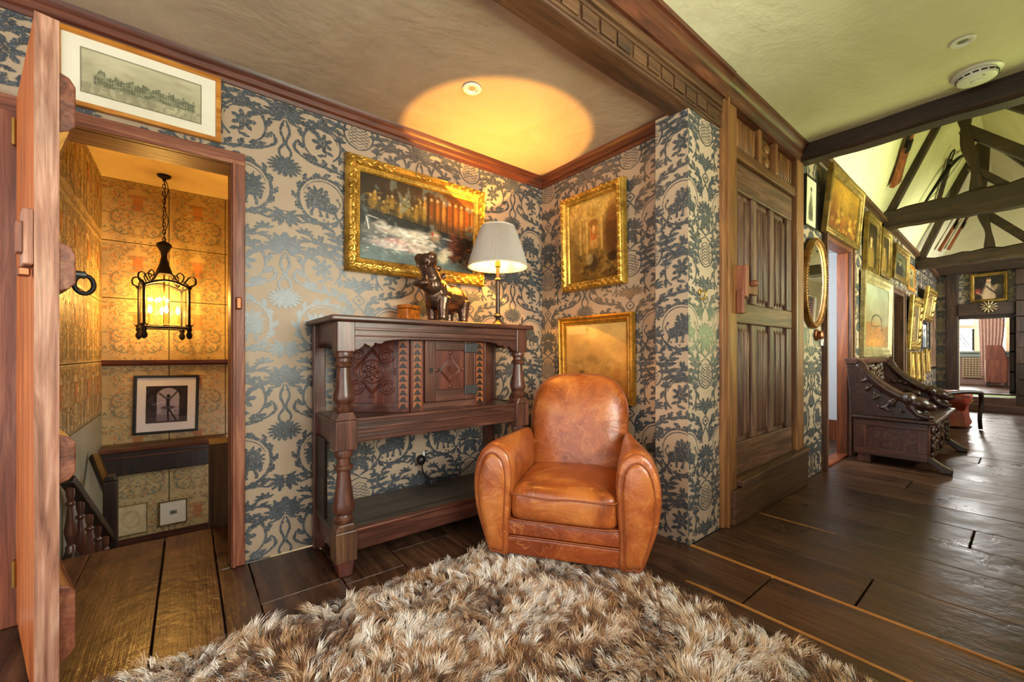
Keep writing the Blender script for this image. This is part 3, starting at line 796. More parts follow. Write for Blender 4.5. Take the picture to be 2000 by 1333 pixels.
# leaf
L0, L1 = 2.70, 3.74
MB().box(L0, L1, D + 0.03, D + 0.06, 0.27, 2.285).build('leaf_board', MT['doorpanel'], d2)
for z0, z1 in ((2.10, 2.285), (1.25, 1.385), (0.27, 0.48)):
    MB().box(L0, L1, D + 0.002, D + 0.032, z0, z1).build('rail', wood('door_rail_oak', '#35231a', '#6b4936', '#9c7256', 'x', 0.45, 0.9, bump=0.9) if 'door_rail_oak' not in bpy.data.materials else bpy.data.materials['door_rail_oak'], d2, bevel=0.008)
for x0, x1 in ((L0, L0 + 0.085), (3.0, 3.075), (3.31, 3.38), (L1 - 0.1, L1)):
    for z0, z1 in ((1.385, 2.10), (0.48, 1.25)):
        MB().box(x0, x1, D + 0.004, D + 0.032, z0, z1).build('stile', MT['doorpanel'], d2, bevel=0.008)
for x0, x1 in ((L0 + 0.085, 3.0), (3.075, 3.31), (3.38, L1 - 0.1)):
    for z0, z1 in ((1.385, 2.10), (0.48, 1.25)):
        nrib = 5; w_ = (x1 - x0) / nrib
        for k in range(nrib):
            xc = x0 + (k + 0.5) * w_; r = w_ * 0.42
            mb = MB(); mb.tube([(xc, D + 0.036, z0 + 0.015), (xc, D + 0.03, z0 + 0.05), (xc, D + 0.03, z1 - 0.06), (xc, D + 0.036, z1 - 0.02)], [r * 0.3, r * (0.7 + 0.3 * (k % 2)), r * (0.7 + 0.3 * (k % 2)), r * 0.3], 8)
            mb.build('linenfold', MT['doorpanel'], d2, smooth=True)
MB().prism([(2.60, 0.0), (3.93, 0.0), (3.93, 0.272), (2.60, 0.215)], 'y', D - 0.055, D + 0.03).build('kick_board', MT['beam_x'], d2, bevel=0.008)
MB().prism([(2.68, 0.225), (3.92, 0.27), (3.92, 0.30), (2.68, 0.265)], 'y', D - 0.07, D + 0.02).build('sill', MT['beam_x'], d2, bevel=0.008)
lt = MB().box(2.675, 2.715, D - 0.09, D - 0.02, 1.40, 1.60).build('latch', MT['casing'], d2, bevel=0.008)
MB().box(2.70, 2.95, D - 0.05, D - 0.015, 1.435, 1.50).build('bolt', MT['casing'], lt, bevel=0.008)
MB().box(2.665, 2.70, D - 0.075, D - 0.03, 1.30, 1.45).build('peg', MT['casing'], lt, bevel=0.008)
MB().ell((2.83, D - 0.07, 1.50), (0.022, 0.03, 0.022)).build('knob', MT['casing'], lt, smooth=True)

# ================================================================== stairwell beyond the doorway
d0 = snode('trim_6', 'brown oak casing of the stair doorway')
mb = MB(); mb.box(0.166, 0.225, 2.425, 2.45, 0, 2.045); mb.box(0.166, 0.196, 2.45, 2.62, 0, 2.0); mb.build('door_post', MT['casing'], d0, bevel=0.005)
mb = MB(); mb.box(0.172, 0.186, 2.413, 2.43, 0, 1.99); mb.build('moulding', MT['casing'], d0, bevel=0.004)
mb = MB(); mb.box(-0.585, -0.50, 2.425, 2.45, 0, 2.045); mb.box(-0.53, -0.50, 2.45, 2.62, 0, 2.0); mb.build('door_post', MT['casing'], d0, bevel=0.005)
mb = MB(); mb.box(-0.585, 0.225, 2.42, 2.45, 1.985, 2.045); mb.box(-0.53, 0.196, 2.45, 2.62, 1.985, 2.01); mb.build('door_head', MT['casing_x'], d0, bevel=0.005)
MB().box(0.185, 0.21, 2.40, 2.43, 1.27, 1.33).build('strike_block', MT['copper'], d0, bevel=0.006)

MT['panel'] = plain('painted_panel_ground', '#b8a274', 0.45, var=0.14, scale=5)
MT['panel_grey'] = plain('painted_panel_grey', '#8a8a78', 0.4, var=0.14, scale=5)
pm_or = plain('ornament_red', '#ad7444', 0.5); pm_gr = plain('ornament_green', '#7b7b64', 0.5); pm_oc = plain('ornament_ochre', '#b0915c', 0.5)

def collect():
    P = []; rr = random.Random(11); cnt = [0]
    class K: pass
    k = K()
    def S(pts, w, n=6):
        q = spline(pts, n); N = len(q); L = []; R = []
        for i in range(N):
            a = q[max(i - 1, 0)]; b = q[min(i + 1, N - 1)]; dx, dy = b[0] - a[0], b[1] - a[1]; l = math.hypot(dx, dy) or 1
            kk = w * (0.3 + 0.7 * math.sin(PI * i / (N - 1)))
            L.append((q[i][0] - dy / l * kk / 2, q[i][1] + dx / l * kk / 2)); R.append((q[i][0] + dy / l * kk / 2, q[i][1] - dx / l * kk / 2))
        cnt[0] += 1
        for i in range(N - 1): P.append((cnt[0], [L[i], L[i + 1], R[i + 1], R[i]]))
    def leaf(x, y, ang, ln, wd):
        a = math.radians(ang); c, s = math.cos(a), math.sin(a)
        cnt[0] += 1; P.append((cnt[0], [(x, y), (x + c * ln * .5 - s * wd / 2, y + s * ln * .5 + c * wd / 2), (x + c * ln, y + s * ln), (x + c * ln * .5 + s * wd / 2, y + s * ln * .5 - c * wd / 2)]))
    def blob(x, y, r, n=7):
        c = [(x + r * rr.uniform(.7, 1) * math.cos(2 * PI * i / n), y + r * rr.uniform(.7, 1) * math.sin(2 * PI * i / n)) for i in range(n)]
        cnt[0] += 1; P.append((cnt[0], c))
    k.P = P; k.S = S; k.leaf = leaf; k.blob = blob; k.rr = rr
    return k
ST_W, ST_H = 0.195, 0.47
a = collect()   # red: urn at x = 0 and flowers
a.P.append((80, [(0, 0.27), (0.035, 0.27), (0.028, 0.32), (0.05, 0.345), (0, 0.345)])); a.P.append((81, [(0, 0.235), (0.03, 0.235), (0.015, 0.265), (0, 0.265)]))
for i in range(6): a.blob(0.004 + i * 0.009, 0.355 + 0.004 * (i % 2), 0.008)
for i in range(22): a.blob(a.rr.uniform(.02, .19), a.rr.uniform(0.03, 0.45), a.rr.uniform(.006, .011))
for i in range(34): a.leaf(a.rr.uniform(.01, .18), a.rr.uniform(0.02, 0.45), a.rr.uniform(0, 360), 0.026, 0.008)
g = collect()   # grey-green scrolls
g.S([(0.02, 0.19), (0.06, 0.225), (0.11, 0.23), (0.15, 0.20), (0.16, 0.15), (0.13, 0.12), (0.10, 0.135), (0.105, 0.165), (0.125, 0.165)], 0.014, 6)
g.S([(0.05, 0.34), (0.08, 0.365), (0.11, 0.35), (0.10, 0.325), (0.085, 0.335)], 0.008, 5)
g.S([(0.0, 0.03), (0.04, 0.05), (0.09, 0.03), (0.14, 0.055), (0.195, 0.03)], 0.01, 6)
g.S([(0.02, 0.43), (0.06, 0.40), (0.12, 0.42), (0.18, 0.395)], 0.007, 6)
for i in range(60): g.leaf(g.rr.uniform(.01, .18), g.rr.uniform(0.02, 0.45), g.rr.uniform(0, 360), 0.03, 0.009)
for i in range(10): g.leaf(0.02 + i * 0.018, 0.05 + 0.02 * math.sin(i), 60 + 25 * (i % 3), 0.035, 0.01)
o_ = collect()
for i in range(40): o_.blob(o_.rr.uniform(.01, .185), o_.rr.uniform(0.02, 0.45), o_.rr.uniform(.006, .014))
for i in range(40): o_.leaf(o_.rr.uniform(.01, .18), o_.rr.uniform(0.02, 0.45), o_.rr.uniform(0, 360), 0.034, 0.012)

def panel_wall(name, label, rows, cols, mk, O, Dv, matkey='panel'):
    w = snode(name, label)
    for (z0, z1) in rows:
        for (a0, a1) in cols:
            mb = MB(); mk(mb, a0 + 0.0025, a1 - 0.0025, z0 + 0.003, z1 - 0.003)
            p = mb.build('panel', MT[matkey], w, bevel=0.003)
            for tl, mm in ((o_.P, pm_oc), (g.P, pm_gr), (a.P, pm_or)):
                if tl is o_.P and a0 > 50: continue
                Oo = Vector(O) + Vector((0, 0, 0))
                print_on([(a0 + 0.006, a1 - 0.006, z0 + 0.006, z1 - 0.006)], Oo, Dv, p, (0.07, z1 - 0.47), tile=tl, tw=ST_W, th=ST_H, mats=mm, name='painted_ornament', flip=1)
    return w
FY = 4.55
panel_wall('wall_stair_far', 'painted panels on the far stair wall', [(1.96, 2.46), (1.50, 1.96), (0.99, 1.50), (0.32, 0.97), (-0.46, 0.32)], [(-0.54, -0.124), (-0.124, 0.27), (0.27, 0.66)],
           lambda mb, a0, a1, z0, z1: mb.box(a0, a1, FY, FY + 0.03, z0, z1), (0, FY - EPS, 0), (1, 0, 0))
panel_wall('wall_stair_left', 'painted panels on the left stair wall', [(1.93, 2.46), (1.46, 1.93), (0.99, 1.46), (0.58, 0.99)], [(2.60, 3.30), (3.30, 3.90), (3.90, 4.55)],
           lambda mb, a0, a1, z0, z1: mb.box(-0.56, -0.53, a0, a1, z0, z1), (-0.53 + EPS, 0, 0), (0, 1, 0))
wl = snode('wall_stair_base', 'plain grey panels low on the left stair wall')
for a0, a1 in ((2.6, 3.6), (3.6, 4.55)): MB().box(-0.56, -0.53, a0, a1, -0.6, 0.575).build('panel', MT['panel_grey'], wl, bevel=0.003)
struct(MB().box(0.52, 0.58, 2.57, 4.6, -0.6, 2.5).build('wall_stair_right', MT['panel']), 'right stair wall')
struct(MB().box(0.20, 0.52, 2.57, 2.62, -0.6, 2.5).build('wall_stair_back', MT['panel']), 'inside face of the stair doorway wall')
wall('wall_backing', [(-0.62, 0.6, 4.58, 4.64, -0.7, 2.6), (-0.62, -0.56, 2.57, 4.6, -0.7, 2.6)], plain('joint_dark', '#3a3022', 0.9), 'dark boarding behind the stair panels')
struct(MB().box(-0.62, 0.6, 2.57, 4.64, 2.46, 2.56).build('ceiling_stair', MT['plaster_stair']), 'plaster ceiling over the stairs')
struct(MB().box(-0.6, 0.6, 3.0, 4.6, -0.62, -0.56).build('floor_stair', MT['planks']), 'lower stair landing')
struct(MB().box(-0.53, 0.34, 3.04, 3.07, -0.56, -0.01).build('trim_7', MT['oakdark_x']), 'riser below the landing boards')
mb = MB(); mb.prism([(FY, 0.955), (FY - 0.03, 0.955), (FY - 0.045, 0.975), (FY - 0.05, 1.0), (FY, 1.0)], 'x', -0.53, 0.52)
struct(mb.build('trim_8', MT['trim_x']), 'dado rail on the far stair wall')
bk = thing('stair_bulkhead', 'dark oak boxed ledge below the ballerina picture', 'ledge')
MB().box(-0.53, 0.17, FY - 0.16, FY, 0.10, 0.28).build('box', MT['oakblack'], bk, bevel=0.006)
mb = MB(); mb.prism([(FY, 0.28), (FY - 0.19, 0.28), (FY - 0.20, 0.295), (FY - 0.19, 0.315), (FY, 0.315)], 'x', -0.53, 0.26); mb.build('ledge_board', MT['oakdark_x'], bk)
MB().box(-0.53, 0.17, FY - 0.18, FY - 0.15, 0.235, 0.25).build('moulding', MT['oakdark_x'], bk, bevel=0.003)
struct(MB().box(-0.53, 0.52, FY - 0.02, FY, -0.56, -0.45).build('baseboard_stair', MT['oakdark_x']), 'dark skirting on the lower stair wall')
struct(MB().box(0.105, 0.36, 3.09, 3.3, -0.58, 0.50).build('trim_9', wood('brown_board', '#3c2a1a', '#5c4226', '#7a5a34', 'z', 0.5)), 'brown boarded side of the stairs')
# balustrade
bl = thing('stair_balustrade', 'dark oak stair handrail with turned balusters and newel post', 'balustrade')
A = Vector((-0.49, 3.10, 0.40)); B = Vector((-0.395, 3.72, -0.16))
mb = MB(); mb.beam(A, B, 0.055, 0.045); mb.build('handrail', MT['oakblack'], bl, bevel=0.008)
mb = MB(); mb.beam(A + Vector((0, 0, -0.42)), B + Vector((0, 0, -0.36)), 0.04, 0.10); mb.build('string_board', MT['oakblack'], bl, bevel=0.006)
for k in range(5):
    p = A.lerp(B, 0.06 + 0.2 * k)
    prof = [(0.02, -0.40), (0.02, -0.33), (0.012, -0.32), (0.019, -0.29), (0.026, -0.25), (0.016, -0.17), (0.012, -0.12), (0.02, -0.11), (0.02, -0.10), (0.012, -0.09), (0.018, -0.06), (0.018, -0.01)]
    MB().lathe(prof, 12, Matrix.Translation(p)).build('baluster', MT['oakdark_z'], bl, smooth='auto')
mb = MB(); mb.box(-0.43, -0.36, 3.70, 3.77, -0.58, 0.22); mb.prism([(-0.43, 0.22), (-0.36, 0.22), (-0.375, 0.26), (-0.415, 0.26)], 'y', 3.70, 3.77); mb.build('newel_post', MT['oakblack'], bl, bevel=0.008)
mb = MB(); mb.beam((-0.395, 3.72, 0.12), (-0.50, 3.95, 0.36), 0.05, 0.05); mb.build('rail_scroll', MT['oakblack'], bl, bevel=0.012)

# ---- the open door leaf (door_1)
d1 = snode('door_1', 'open plank door of orange pine seen edge-on')
d1.location = (-0.49, 2.415, 0); d1.rotation_euler = (0, 0, math.atan2(-0.64, 0.17))
for k in range(4):
    x0 = 0.004 + k * 0.166
    MB().box(x0, x0 + 0.164, -0.025, 0.0, 0.03, 2.03).build('board', MT['pine'], d1, bevel=0.004)
    MB().box(x0, x0 + 0.164, 0.0005, 0.022, 0.03, 2.03).build('board', MT['casing'], d1, bevel=0.004)
MB().box(0.6675, 0.672, -0.026, 0.0225, 0.03, 2.03).build('edge_strip', MT['oakedge'], d1)
for z0, z1 in ((1.71, 1.89), (1.235, 1.385), (0.66, 0.81), (0.13, 0.36)):
    mb = MB(); mb.prism([(0.022, z0), (0.045, z0 + 0.012), (0.058, z0 + 0.03), (0.058, z1 - 0.03), (0.045, z1 - 0.008), (0.022, z1)], 'x', 0.06, 0.655)
    mb.build('ledge', MT['casing_x'], d1, bevel=0.004)
lk = MB().box(0.56, 0.668, -0.047, -0.0255, 1.305, 1.465).build('lock_case', MT['oakedge'], d1, bevel=0.005)
MB().box(0.625, 0.668, -0.06, -0.045, 1.335, 1.425).build('latch', MT['casing'], lk, bevel=0.004)
MB().box(0.60, 0.64, -0.055, -0.03, 1.275, 1.30).build('catch', MT['copper'], lk, bevel=0.004)
MB().ell((0.50, -0.032, 1.37), (0.012, 0.01, 0.02)).build('screw_knob', MT['brass'], d1, smooth=True)
rg = MB(); rg.tube([(0.60 + 0.0, 0.082 + 0.022 * math.cos(t_), 1.270 + 0.029 * math.sin(t_)) for t_ in np.linspace(0, 2 * PI, 24, endpoint=False)], 0.0065, 8, True)
rg = rg.build('ring_handle', MT['iron'], d1, smooth=True)
mb = MB(); mb.tube([(0.60, 0.055, 1.30), (0.60, 0.085, 1.30)], 0.012, 10); mb.build('staple', MT['steel'], rg, smooth='auto')
for z in (1.90, 0.21):
    hn = MB().box(-0.045, 0.0, -0.034, -0.028, z - 0.05, z + 0.05).build('hinge', MT['brass'], d1, bevel=0.002)
    MB().tube([(0.002, -0.03, z - 0.05), (0.002, -0.03, z + 0.05)], 0.007, 10).build('pin', MT['brass'], hn, smooth='auto')

# ================================================================== hanging lantern over the stairs
ln = thing('hanging_lantern', 'wrought iron candle lantern with scrolled crown hanging on a chain', 'lantern', (-0.145, 4.24, 0))
MB().lathe([(0.01, 2.46), (0.045, 2.458), (0.04, 2.445), (0.012, 2.43), (0.01, 2.415)], 16).build('ceiling_rose', MT['iron'], ln, smooth='auto')
mb = MB(); z = 2.42; k = 0
while z > 1.93:
    pts = []
    for t_ in np.linspace(0, 2 * PI, 12, endpoint=False):
        a_, b_ = 0.009 * math.cos(t_), 0.02 * math.sin(t_)
        pts.append((a_ if k % 2 else 0.004 * math.sin(z * 14), 0 if k % 2 else a_, z - 0.016 + b_))
    mb.tube(pts, 0.003, 5, True); z -= 0.030; k += 1
mb.build('chain', MT['iron'], ln, smooth=True)
mb = MB(); mb.tube([(0.012 + 0.012 * math.sin(i * 0.5), 0.008, 2.42 - 0.02 * i) for i in range(25)], 0.003, 6); mb.build('flex', MT['iron'], ln, smooth=True)
MB().lathe([(0.006, 1.945), (0.045, 1.92), (0.05, 1.905), (0.022, 1.85), (0.018, 1.82), (0.03, 1.76), (0.052, 1.69), (0.055, 1.68), (0.01, 1.675)], 16).build('cap', MT['iron'], ln, smooth='auto')
MB().tube([(0, 0, 1.68), (0, 0, 1.27)], 0.006, 8).build('stem', MT['brass'], ln, smooth=True)
R_ = 0.19; ANG = [math.radians(d) for d in (-35, 55, 145, 235)]
C4 = [(R_ * math.cos(q), R_ * math.sin(q)) for q in ANG]
for (cx, cy) in C4:
    ps = MB().tube([(cx, cy, 1.24), (cx, cy, 1.575)], 0.009, 8).build('corner_post', MT['iron'], ln, smooth='auto')
    MB().lathe([(0.004, 1.165), (0.018, 1.18), (0.022, 1.20), (0.012, 1.225), (0.02, 1.24), (0.012, 1.27)], 10, Matrix.Translation((cx, cy, 0))).build('finial', MT['iron'], ps, smooth=True)
    mb = MB()
    for q in range(6):
        aa = q * PI / 3
        mb.add([(cx, cy, 1.235), (cx + 0.03 * math.cos(aa), cy + 0.03 * math.sin(aa), 1.285), (cx + 0.012 * math.cos(aa + .5), cy + 0.012 * math.sin(aa + .5), 1.275)], [(0, 1, 2)])
        mb.add([(cx, cy, 1.56), (cx + 0.032 * math.cos(aa), cy + 0.032 * math.sin(aa), 1.60), (cx + 0.012 * math.cos(aa + .5), cy + 0.012 * math.sin(aa + .5), 1.56)], [(0, 1, 2)])
    mb.build('leaf_collar', MT['iron'], ps, fixn=False)
    # scrolled crown bracket
    ux, uy = cx / R_, cy / R_
    def pol(r, z_): return (ux * r, uy * r, z_)
    mb = MB()
    mb.tube(spline([pol(0.19, 1.58), pol(0.235, 1.60), pol(0.235, 1.645), pol(0.195, 1.655), pol(0.165, 1.625), pol(0.14, 1.60), pol(0.10, 1.625), pol(0.07, 1.67), pol(0.04, 1.69)], 5), 0.006, 6)
    mb.tube(spline([pol(0.13, 1.61), pol(0.15, 1.66), pol(0.12, 1.69), pol(0.095, 1.67), pol(0.11, 1.65)], 5), 0.005, 6)
    mb.build('crown_scroll', MT['iron'], ln, smooth=True)
for i in range(4):
    (ax_, ay_), (bx_, by_) = C4[i], C4[(i + 1) % 4]
    MB().tube([(ax_, ay_, 1.255), (bx_, by_, 1.255)], 0.008, 8).build('bottom_bar', MT['iron'], ln, smooth='auto')
    arc = [(ax_ + (bx_ - ax_) * t_, ay_ + (by_ - ay_) * t_, 1.57 + 0.045 * math.sin(PI * t_)) for t_ in np.linspace(0, 1, 10)]
    MB().tube(arc, 0.009, 8).build('arched_bar', MT['iron'], ln, smooth='auto')
    mb = MB(); mb.add([(ax_ * .98, ay_ * .98, 1.26), (bx_ * .98, by_ * .98, 1.26)] + [(p[0] * .98, p[1] * .98, p[2]) for p in arc[::-1]], [tuple(range(12))])
    mb.build('glass_pane', MT['glass'], ln, fixn=False)
MB().lathe([(0.02, 1.262), (0.10, 1.266), (0.10, 1.272), (0.02, 1.275)], 16).build('candle_tray', MT['iron'], ln, smooth='auto')
MT['bulb'] = emit('flame_bulb', '#ffd9a0', 14)
for i in range(4):
    q = math.radians(10 + 90 * i); cx, cy = 0.085 * math.cos(q), 0.085 * math.sin(q)
    cd = MB().lathe([(0.02, 1.275), (0.022, 1.28), (0.013, 1.285), (0.012, 1.365), (0.008, 1.368)], 12, Matrix.Translation((cx, cy, 0))).build('candle', plain('candle_sleeve', '#c9a15c', 0.5) if 'candle_sleeve' not in bpy.data.materials else bpy.data.materials['candle_sleeve'], ln, smooth='auto')
    MB().lathe([(0.006, 1.368), (0.014, 1.385), (0.012, 1.405), (0.004, 1.43)], 10, Matrix.Translation((cx, cy, 0))).build('bulb', MT['bulb'], cd, smooth=True)
    l = bpy.data.lights.new('lantern_light', 'POINT'); l.energy = 5.0; l.color = (1.0, 0.50, 0.10); l.shadow_soft_size = 0.02
    lo = bpy.data.objects.new('lantern_light', l); col.objects.link(lo); lo.location = (-0.145 + cx * 0.6, 4.24 + cy * 0.6, 1.50)

# ================================================================== pictures
def fbm(nx, ny, sc, seed, octv=4, asp=1.0):
    r = np.random.default_rng(seed); out = np.zeros((ny, nx)); amp = 1; tot = 0
    for o in range(octv):
        gx = max(2, int(sc * asp * 2 ** o)) + 2; gy = max(2, int(sc * 2 ** o)) + 2
        g_ = r.random((gy, gx))
        x = np.linspace(0, gx - 1.001, nx); y = np.linspace(0, gy - 1.001, ny)
        xi = x.astype(int); yi = y.astype(int); fx = x - xi; fy = y - yi
        fx = fx * fx * (3 - 2 * fx); fy = (fy * fy * (3 - 2 * fy))[:, None]
        xi1 = np.minimum(xi + 1, gx - 1); yi1 = np.minimum(yi + 1, gy - 1)
        a_ = g_[yi][:, xi] * (1 - fx) + g_[yi][:, xi1] * fx; b_ = g_[yi1][:, xi] * (1 - fx) + g_[yi1][:, xi1] * fx
        out += amp * (a_ * (1 - fy) + b_ * fy); tot += amp; amp *= 0.55
    return out / tot

def hx(c): c = c.lstrip('#'); return np.array([int(c[i:i + 2], 16) / 255 for i in (0, 2, 4)])

class Canvas:
    def __init__(s, nx, ny, c, seed=0):
        s.nx, s.ny = nx, ny; s.i = np.ones((ny, nx, 3)) * hx(c)
        s.X, s.Y = np.meshgrid(np.linspace(0, 1, nx), np.linspace(0, 1, ny)); s.r = np.random.default_rng(seed); s.seed = seed
    def put(s, m, c):
        m = np.clip(m, 0, 1)[..., None]; s.i = s.i * (1 - m) + hx(c) * m
    def ell(s, x, y, rx, ry, c, a=1.0, soft=0.25, rot=0):
        dx = s.X - x; dy = s.Y - y; co, si = math.cos(rot), math.sin(rot)
        d = np.sqrt(((dx * co + dy * si) / rx) ** 2 + ((-dx * si + dy * co) / ry) ** 2)
        s.put(a * np.clip((1 + soft - d) / (2 * soft), 0, 1), c)
    def rect(s, x0, x1, y0, y1, c, a=1.0):
        e = 0.5 / s.nx
        s.put(a * ((s.X >= x0) & (s.X <= x1) & (s.Y >= y0) & (s.Y <= y1)), c)
    def grad(s, c0, c1, a=1.0, y0=0, y1=1):
        t_ = np.clip((s.Y - y0) / (y1 - y0), 0, 1)[..., None]
        s.i = s.i * (1 - a) + a * (hx(c0) * (1 - t_) + hx(c1) * t_)
    def band(s, fn, w, c, a=1.0):
        s.put(a * np.clip(1.5 - np.abs(s.Y - fn(s.X)) / w, 0, 1), c)
    def line(s, x0, y0, x1, y1, w, c, a=1.0):
        dx, dy = x1 - x0, y1 - y0; L = dx * dx + dy * dy + 1e-9
        t_ = np.clip(((s.X - x0) * dx + (s.Y - y0) * dy) / L, 0, 1)
        d = np.hypot(s.X - x0 - t_ * dx, s.Y - y0 - t_ * dy); s.put(a * np.clip(1.5 - d / w, 0, 1), c)
    def noise(s, sc, amt, seed=1, c=None, thr=0.5, soft=0.08, asp=1.0):
        n_ = fbm(s.nx, s.ny, sc, seed + s.seed * 17, 4, asp)
        if c is None: s.i = np.clip(s.i * (1 + amt * (n_[..., None] - 0.5) * 2), 0, 1)
        else: s.put(amt * np.clip((n_ - thr) / soft, 0, 1), c)
    def dabs(s, n, x0, x1, y0, y1, cols, r0, r1, a=0.7, stretch=2.0, rot=0.0):
        for k in range(n):
            s.ell(s.r.uniform(x0, x1), s.r.uniform(y0, y1), s.r.uniform(r0, r1) * s.r.uniform(1, stretch), s.r.uniform(r0, r1), cols[s.r.integers(len(cols))], a * s.r.uniform(.5, 1), 0.4, rot + s.r.uniform(-.7, .7))

def canvas_obj(name, cv, W, H, parent, y, mat='paint'):
    nx, ny = cv.nx, cv.ny
    xs = np.linspace(-W / 2, W / 2, nx); zs = np.linspace(-H / 2, H / 2, ny)
    gx, gz = np.meshgrid(xs, zs); co = np.stack([gx, np.full_like(gx, y), gz], -1).reshape(-1, 3)
    idx = np.arange(nx * ny).reshape(ny, nx)
    q = np.stack([idx[:-1, :-1], idx[:-1, 1:], idx[1:, 1:], idx[1:, :-1]], -1).reshape(-1, 4)
    me = bpy.data.meshes.new(name); me.vertices.add(len(co)); me.vertices.foreach_set('co', co.ravel())
    me.loops.add(q.size); me.loops.foreach_set('vertex_index', q.ravel().astype(np.int32))
    me.polygons.add(len(q)); me.polygons.foreach_set('loop_start', np.arange(0, q.size, 4, dtype=np.int32))
    me.update(calc_edges=True)
    c_ = np.clip(cv.i, 0, 1); c_ = np.where(c_ <= 0.04045, c_ / 12.92, ((c_ + 0.055) / 1.055) ** 2.4)
    rgba = np.concatenate([c_.reshape(-1, 3), np.ones((nx * ny, 1))], 1).astype(np.float32)
    at_ = me.color_attributes.new('paint', 'FLOAT_COLOR', 'POINT'); at_.data.foreach_set('color', rgba.ravel())
    me.materials.append(MT[mat])
    o = bpy.data.objects.new(name, me); col.objects.link(o); o.parent = parent
    return o

def ring_mesh(W, H, prof):
    mb = MB(); vs = []; fs = []
    for ins, dp in prof:
        x, z = W / 2 - ins, H / 2 - ins
        vs += [(-x, -dp, -z), (x, -dp, -z), (x, -dp, z), (-x, -dp, z)]
    for i in range(len(prof) - 1):
        for k in range(4):
            k2 = (k + 1) % 4
            fs.append((i * 4 + k, i * 4 + k2, (i + 1) * 4 + k2, (i + 1) * 4 + k))
    return mb.add(vs, fs)

PROF = {
    'ornate': lambda w: [(0, 0), (0, 0.035), (0.006, 0.045), (w * .12, 0.052), (w * .2, 0.048), (w * .3, 0.056), (w * .52, 0.058), (w * .62, 0.048), (w * .7, 0.036), (w * .78, 0.034), (w * .84, 0.03), (w * .9, 0.03), (w, 0.018)],
    'plain': lambda w: [(0, 0), (0, 0.02), (0.002, 0.022), (w - 0.003, 0.022), (w, 0.012)],
    'step': lambda w: [(0, 0), (0, 0.04), (w * .2, 0.046), (w * .28, 0.036), (w * .5, 0.03), (w * .62, 0.034), (w * .75, 0.024), (w, 0.016)],
}
def picture(name, label, W, H, loc, rot, fw, prof, fmat, cv, group=None, mount=None, ornaments=0, cmat='paint', cat='painting', glass=False):
    sh_ = math.sin(rot[0]) * H / 2 + 0.001
    loc = (loc[0] - sh_, loc[1], loc[2]) if abs(rot[2]) > 1 else (loc[0], loc[1] - sh_, loc[2])
    t_ = thing(name, label, cat, loc, 0, group, rot)
    ring_mesh(W, H, PROF[prof](fw)).build('frame', MT[fmat], t_, smooth='auto')
    MB().box(-W / 2 + 0.004, W / 2 - 0.004, -0.008, -0.001, -H / 2 + 0.004, H / 2 - 0.004).build('backing', MT['black'], t_)
    iw, ih = W - 2 * fw + 0.004, H - 2 * fw + 0.004
    if mount:
        mc, mw, mh = mount
        MB().box(-iw / 2, iw / 2, -0.0115, -0.009, -ih / 2, ih / 2).build('mount', MT[mc], t_)
        canvas_obj('print', cv, mw, mh, t_, -0.0125, cmat)
    else:
        canvas_obj('canvas', cv, iw, ih, t_, -0.013, cmat)
    if ornaments:
        mb = MB(); rr = random.Random(int(W * 1000)); c_ = fw * 0.41
        def bump(x, z, s_, ang):
            mb.ell((x, -0.058, z), (s_ * 1.5, 0.006, s_ * 0.7), Matrix.Rotation(-ang, 3, 'Y'), 8, 5)
        n_ = ornaments
        for sx in (-1, 1):
            for sz in (-1, 1):
                X0, Z0 = sx * (W / 2 - c_), sz * (H / 2 - c_)
                for k in range(n_):
                    d_ = k * fw * 0.36
                    if d_ < W * 0.3: bump(X0 - sx * d_, Z0 + (-1) ** k * fw * .12, fw * .17, 0.6 * (-1) ** k)
                    if d_ < H * 0.35 and k: bump(X0 + (-1) ** k * fw * .12, Z0 - sz * d_, fw * .17, PI / 2 + 0.6 * (-1) ** k)
        for k in range(3):
            for sz in (-1, 1): bump((k - 1) * fw * .5, sz * (H / 2 - c_), fw * .2, 0.5 * (k - 1))
            for sx in (-1, 1): bump(sx * (W / 2 - c_), (k - 1) * fw * .5, fw * .2, PI / 2)
        mb.build('carving', MT[fmat], t_, smooth=True)
        # rope bead along the sight edge
        mb = MB(); bi = fw * .8; x_, z_ = W / 2 - bi, H / 2 - bi; st_ = max(0.014, fw * .17)
        for (p, q_) in (((-x_, -z_), (x_, -z_)), ((x_, -z_), (x_, z_)), ((x_, z_), (-x_, z_)), ((-x_, z_), (-x_, -z_))):
            L_ = math.hypot(q_[0] - p[0], q_[1] - p[1]); nn = int(L_ / st_); an = math.atan2(q_[1] - p[1], q_[0] - p[0])
            for k in range(nn):
                f_ = (k + .5) / nn
                mb.ell((p[0] + (q_[0] - p[0]) * f_, -0.034, p[1] + (q_[1] - p[1]) * f_), (st_ * .55, 0.006, st_ * .3), Matrix.Rotation(-an - 0.6, 3, 'Y'), 6, 4)
        mb.build('rope_bead', MT[fmat], t_, smooth=True)
    if glass:
        MB().box(-iw / 2, iw / 2, -0.0165, -0.016, -ih / 2, ih / 2).build('glass', MT['glass'], t_)
    return t_

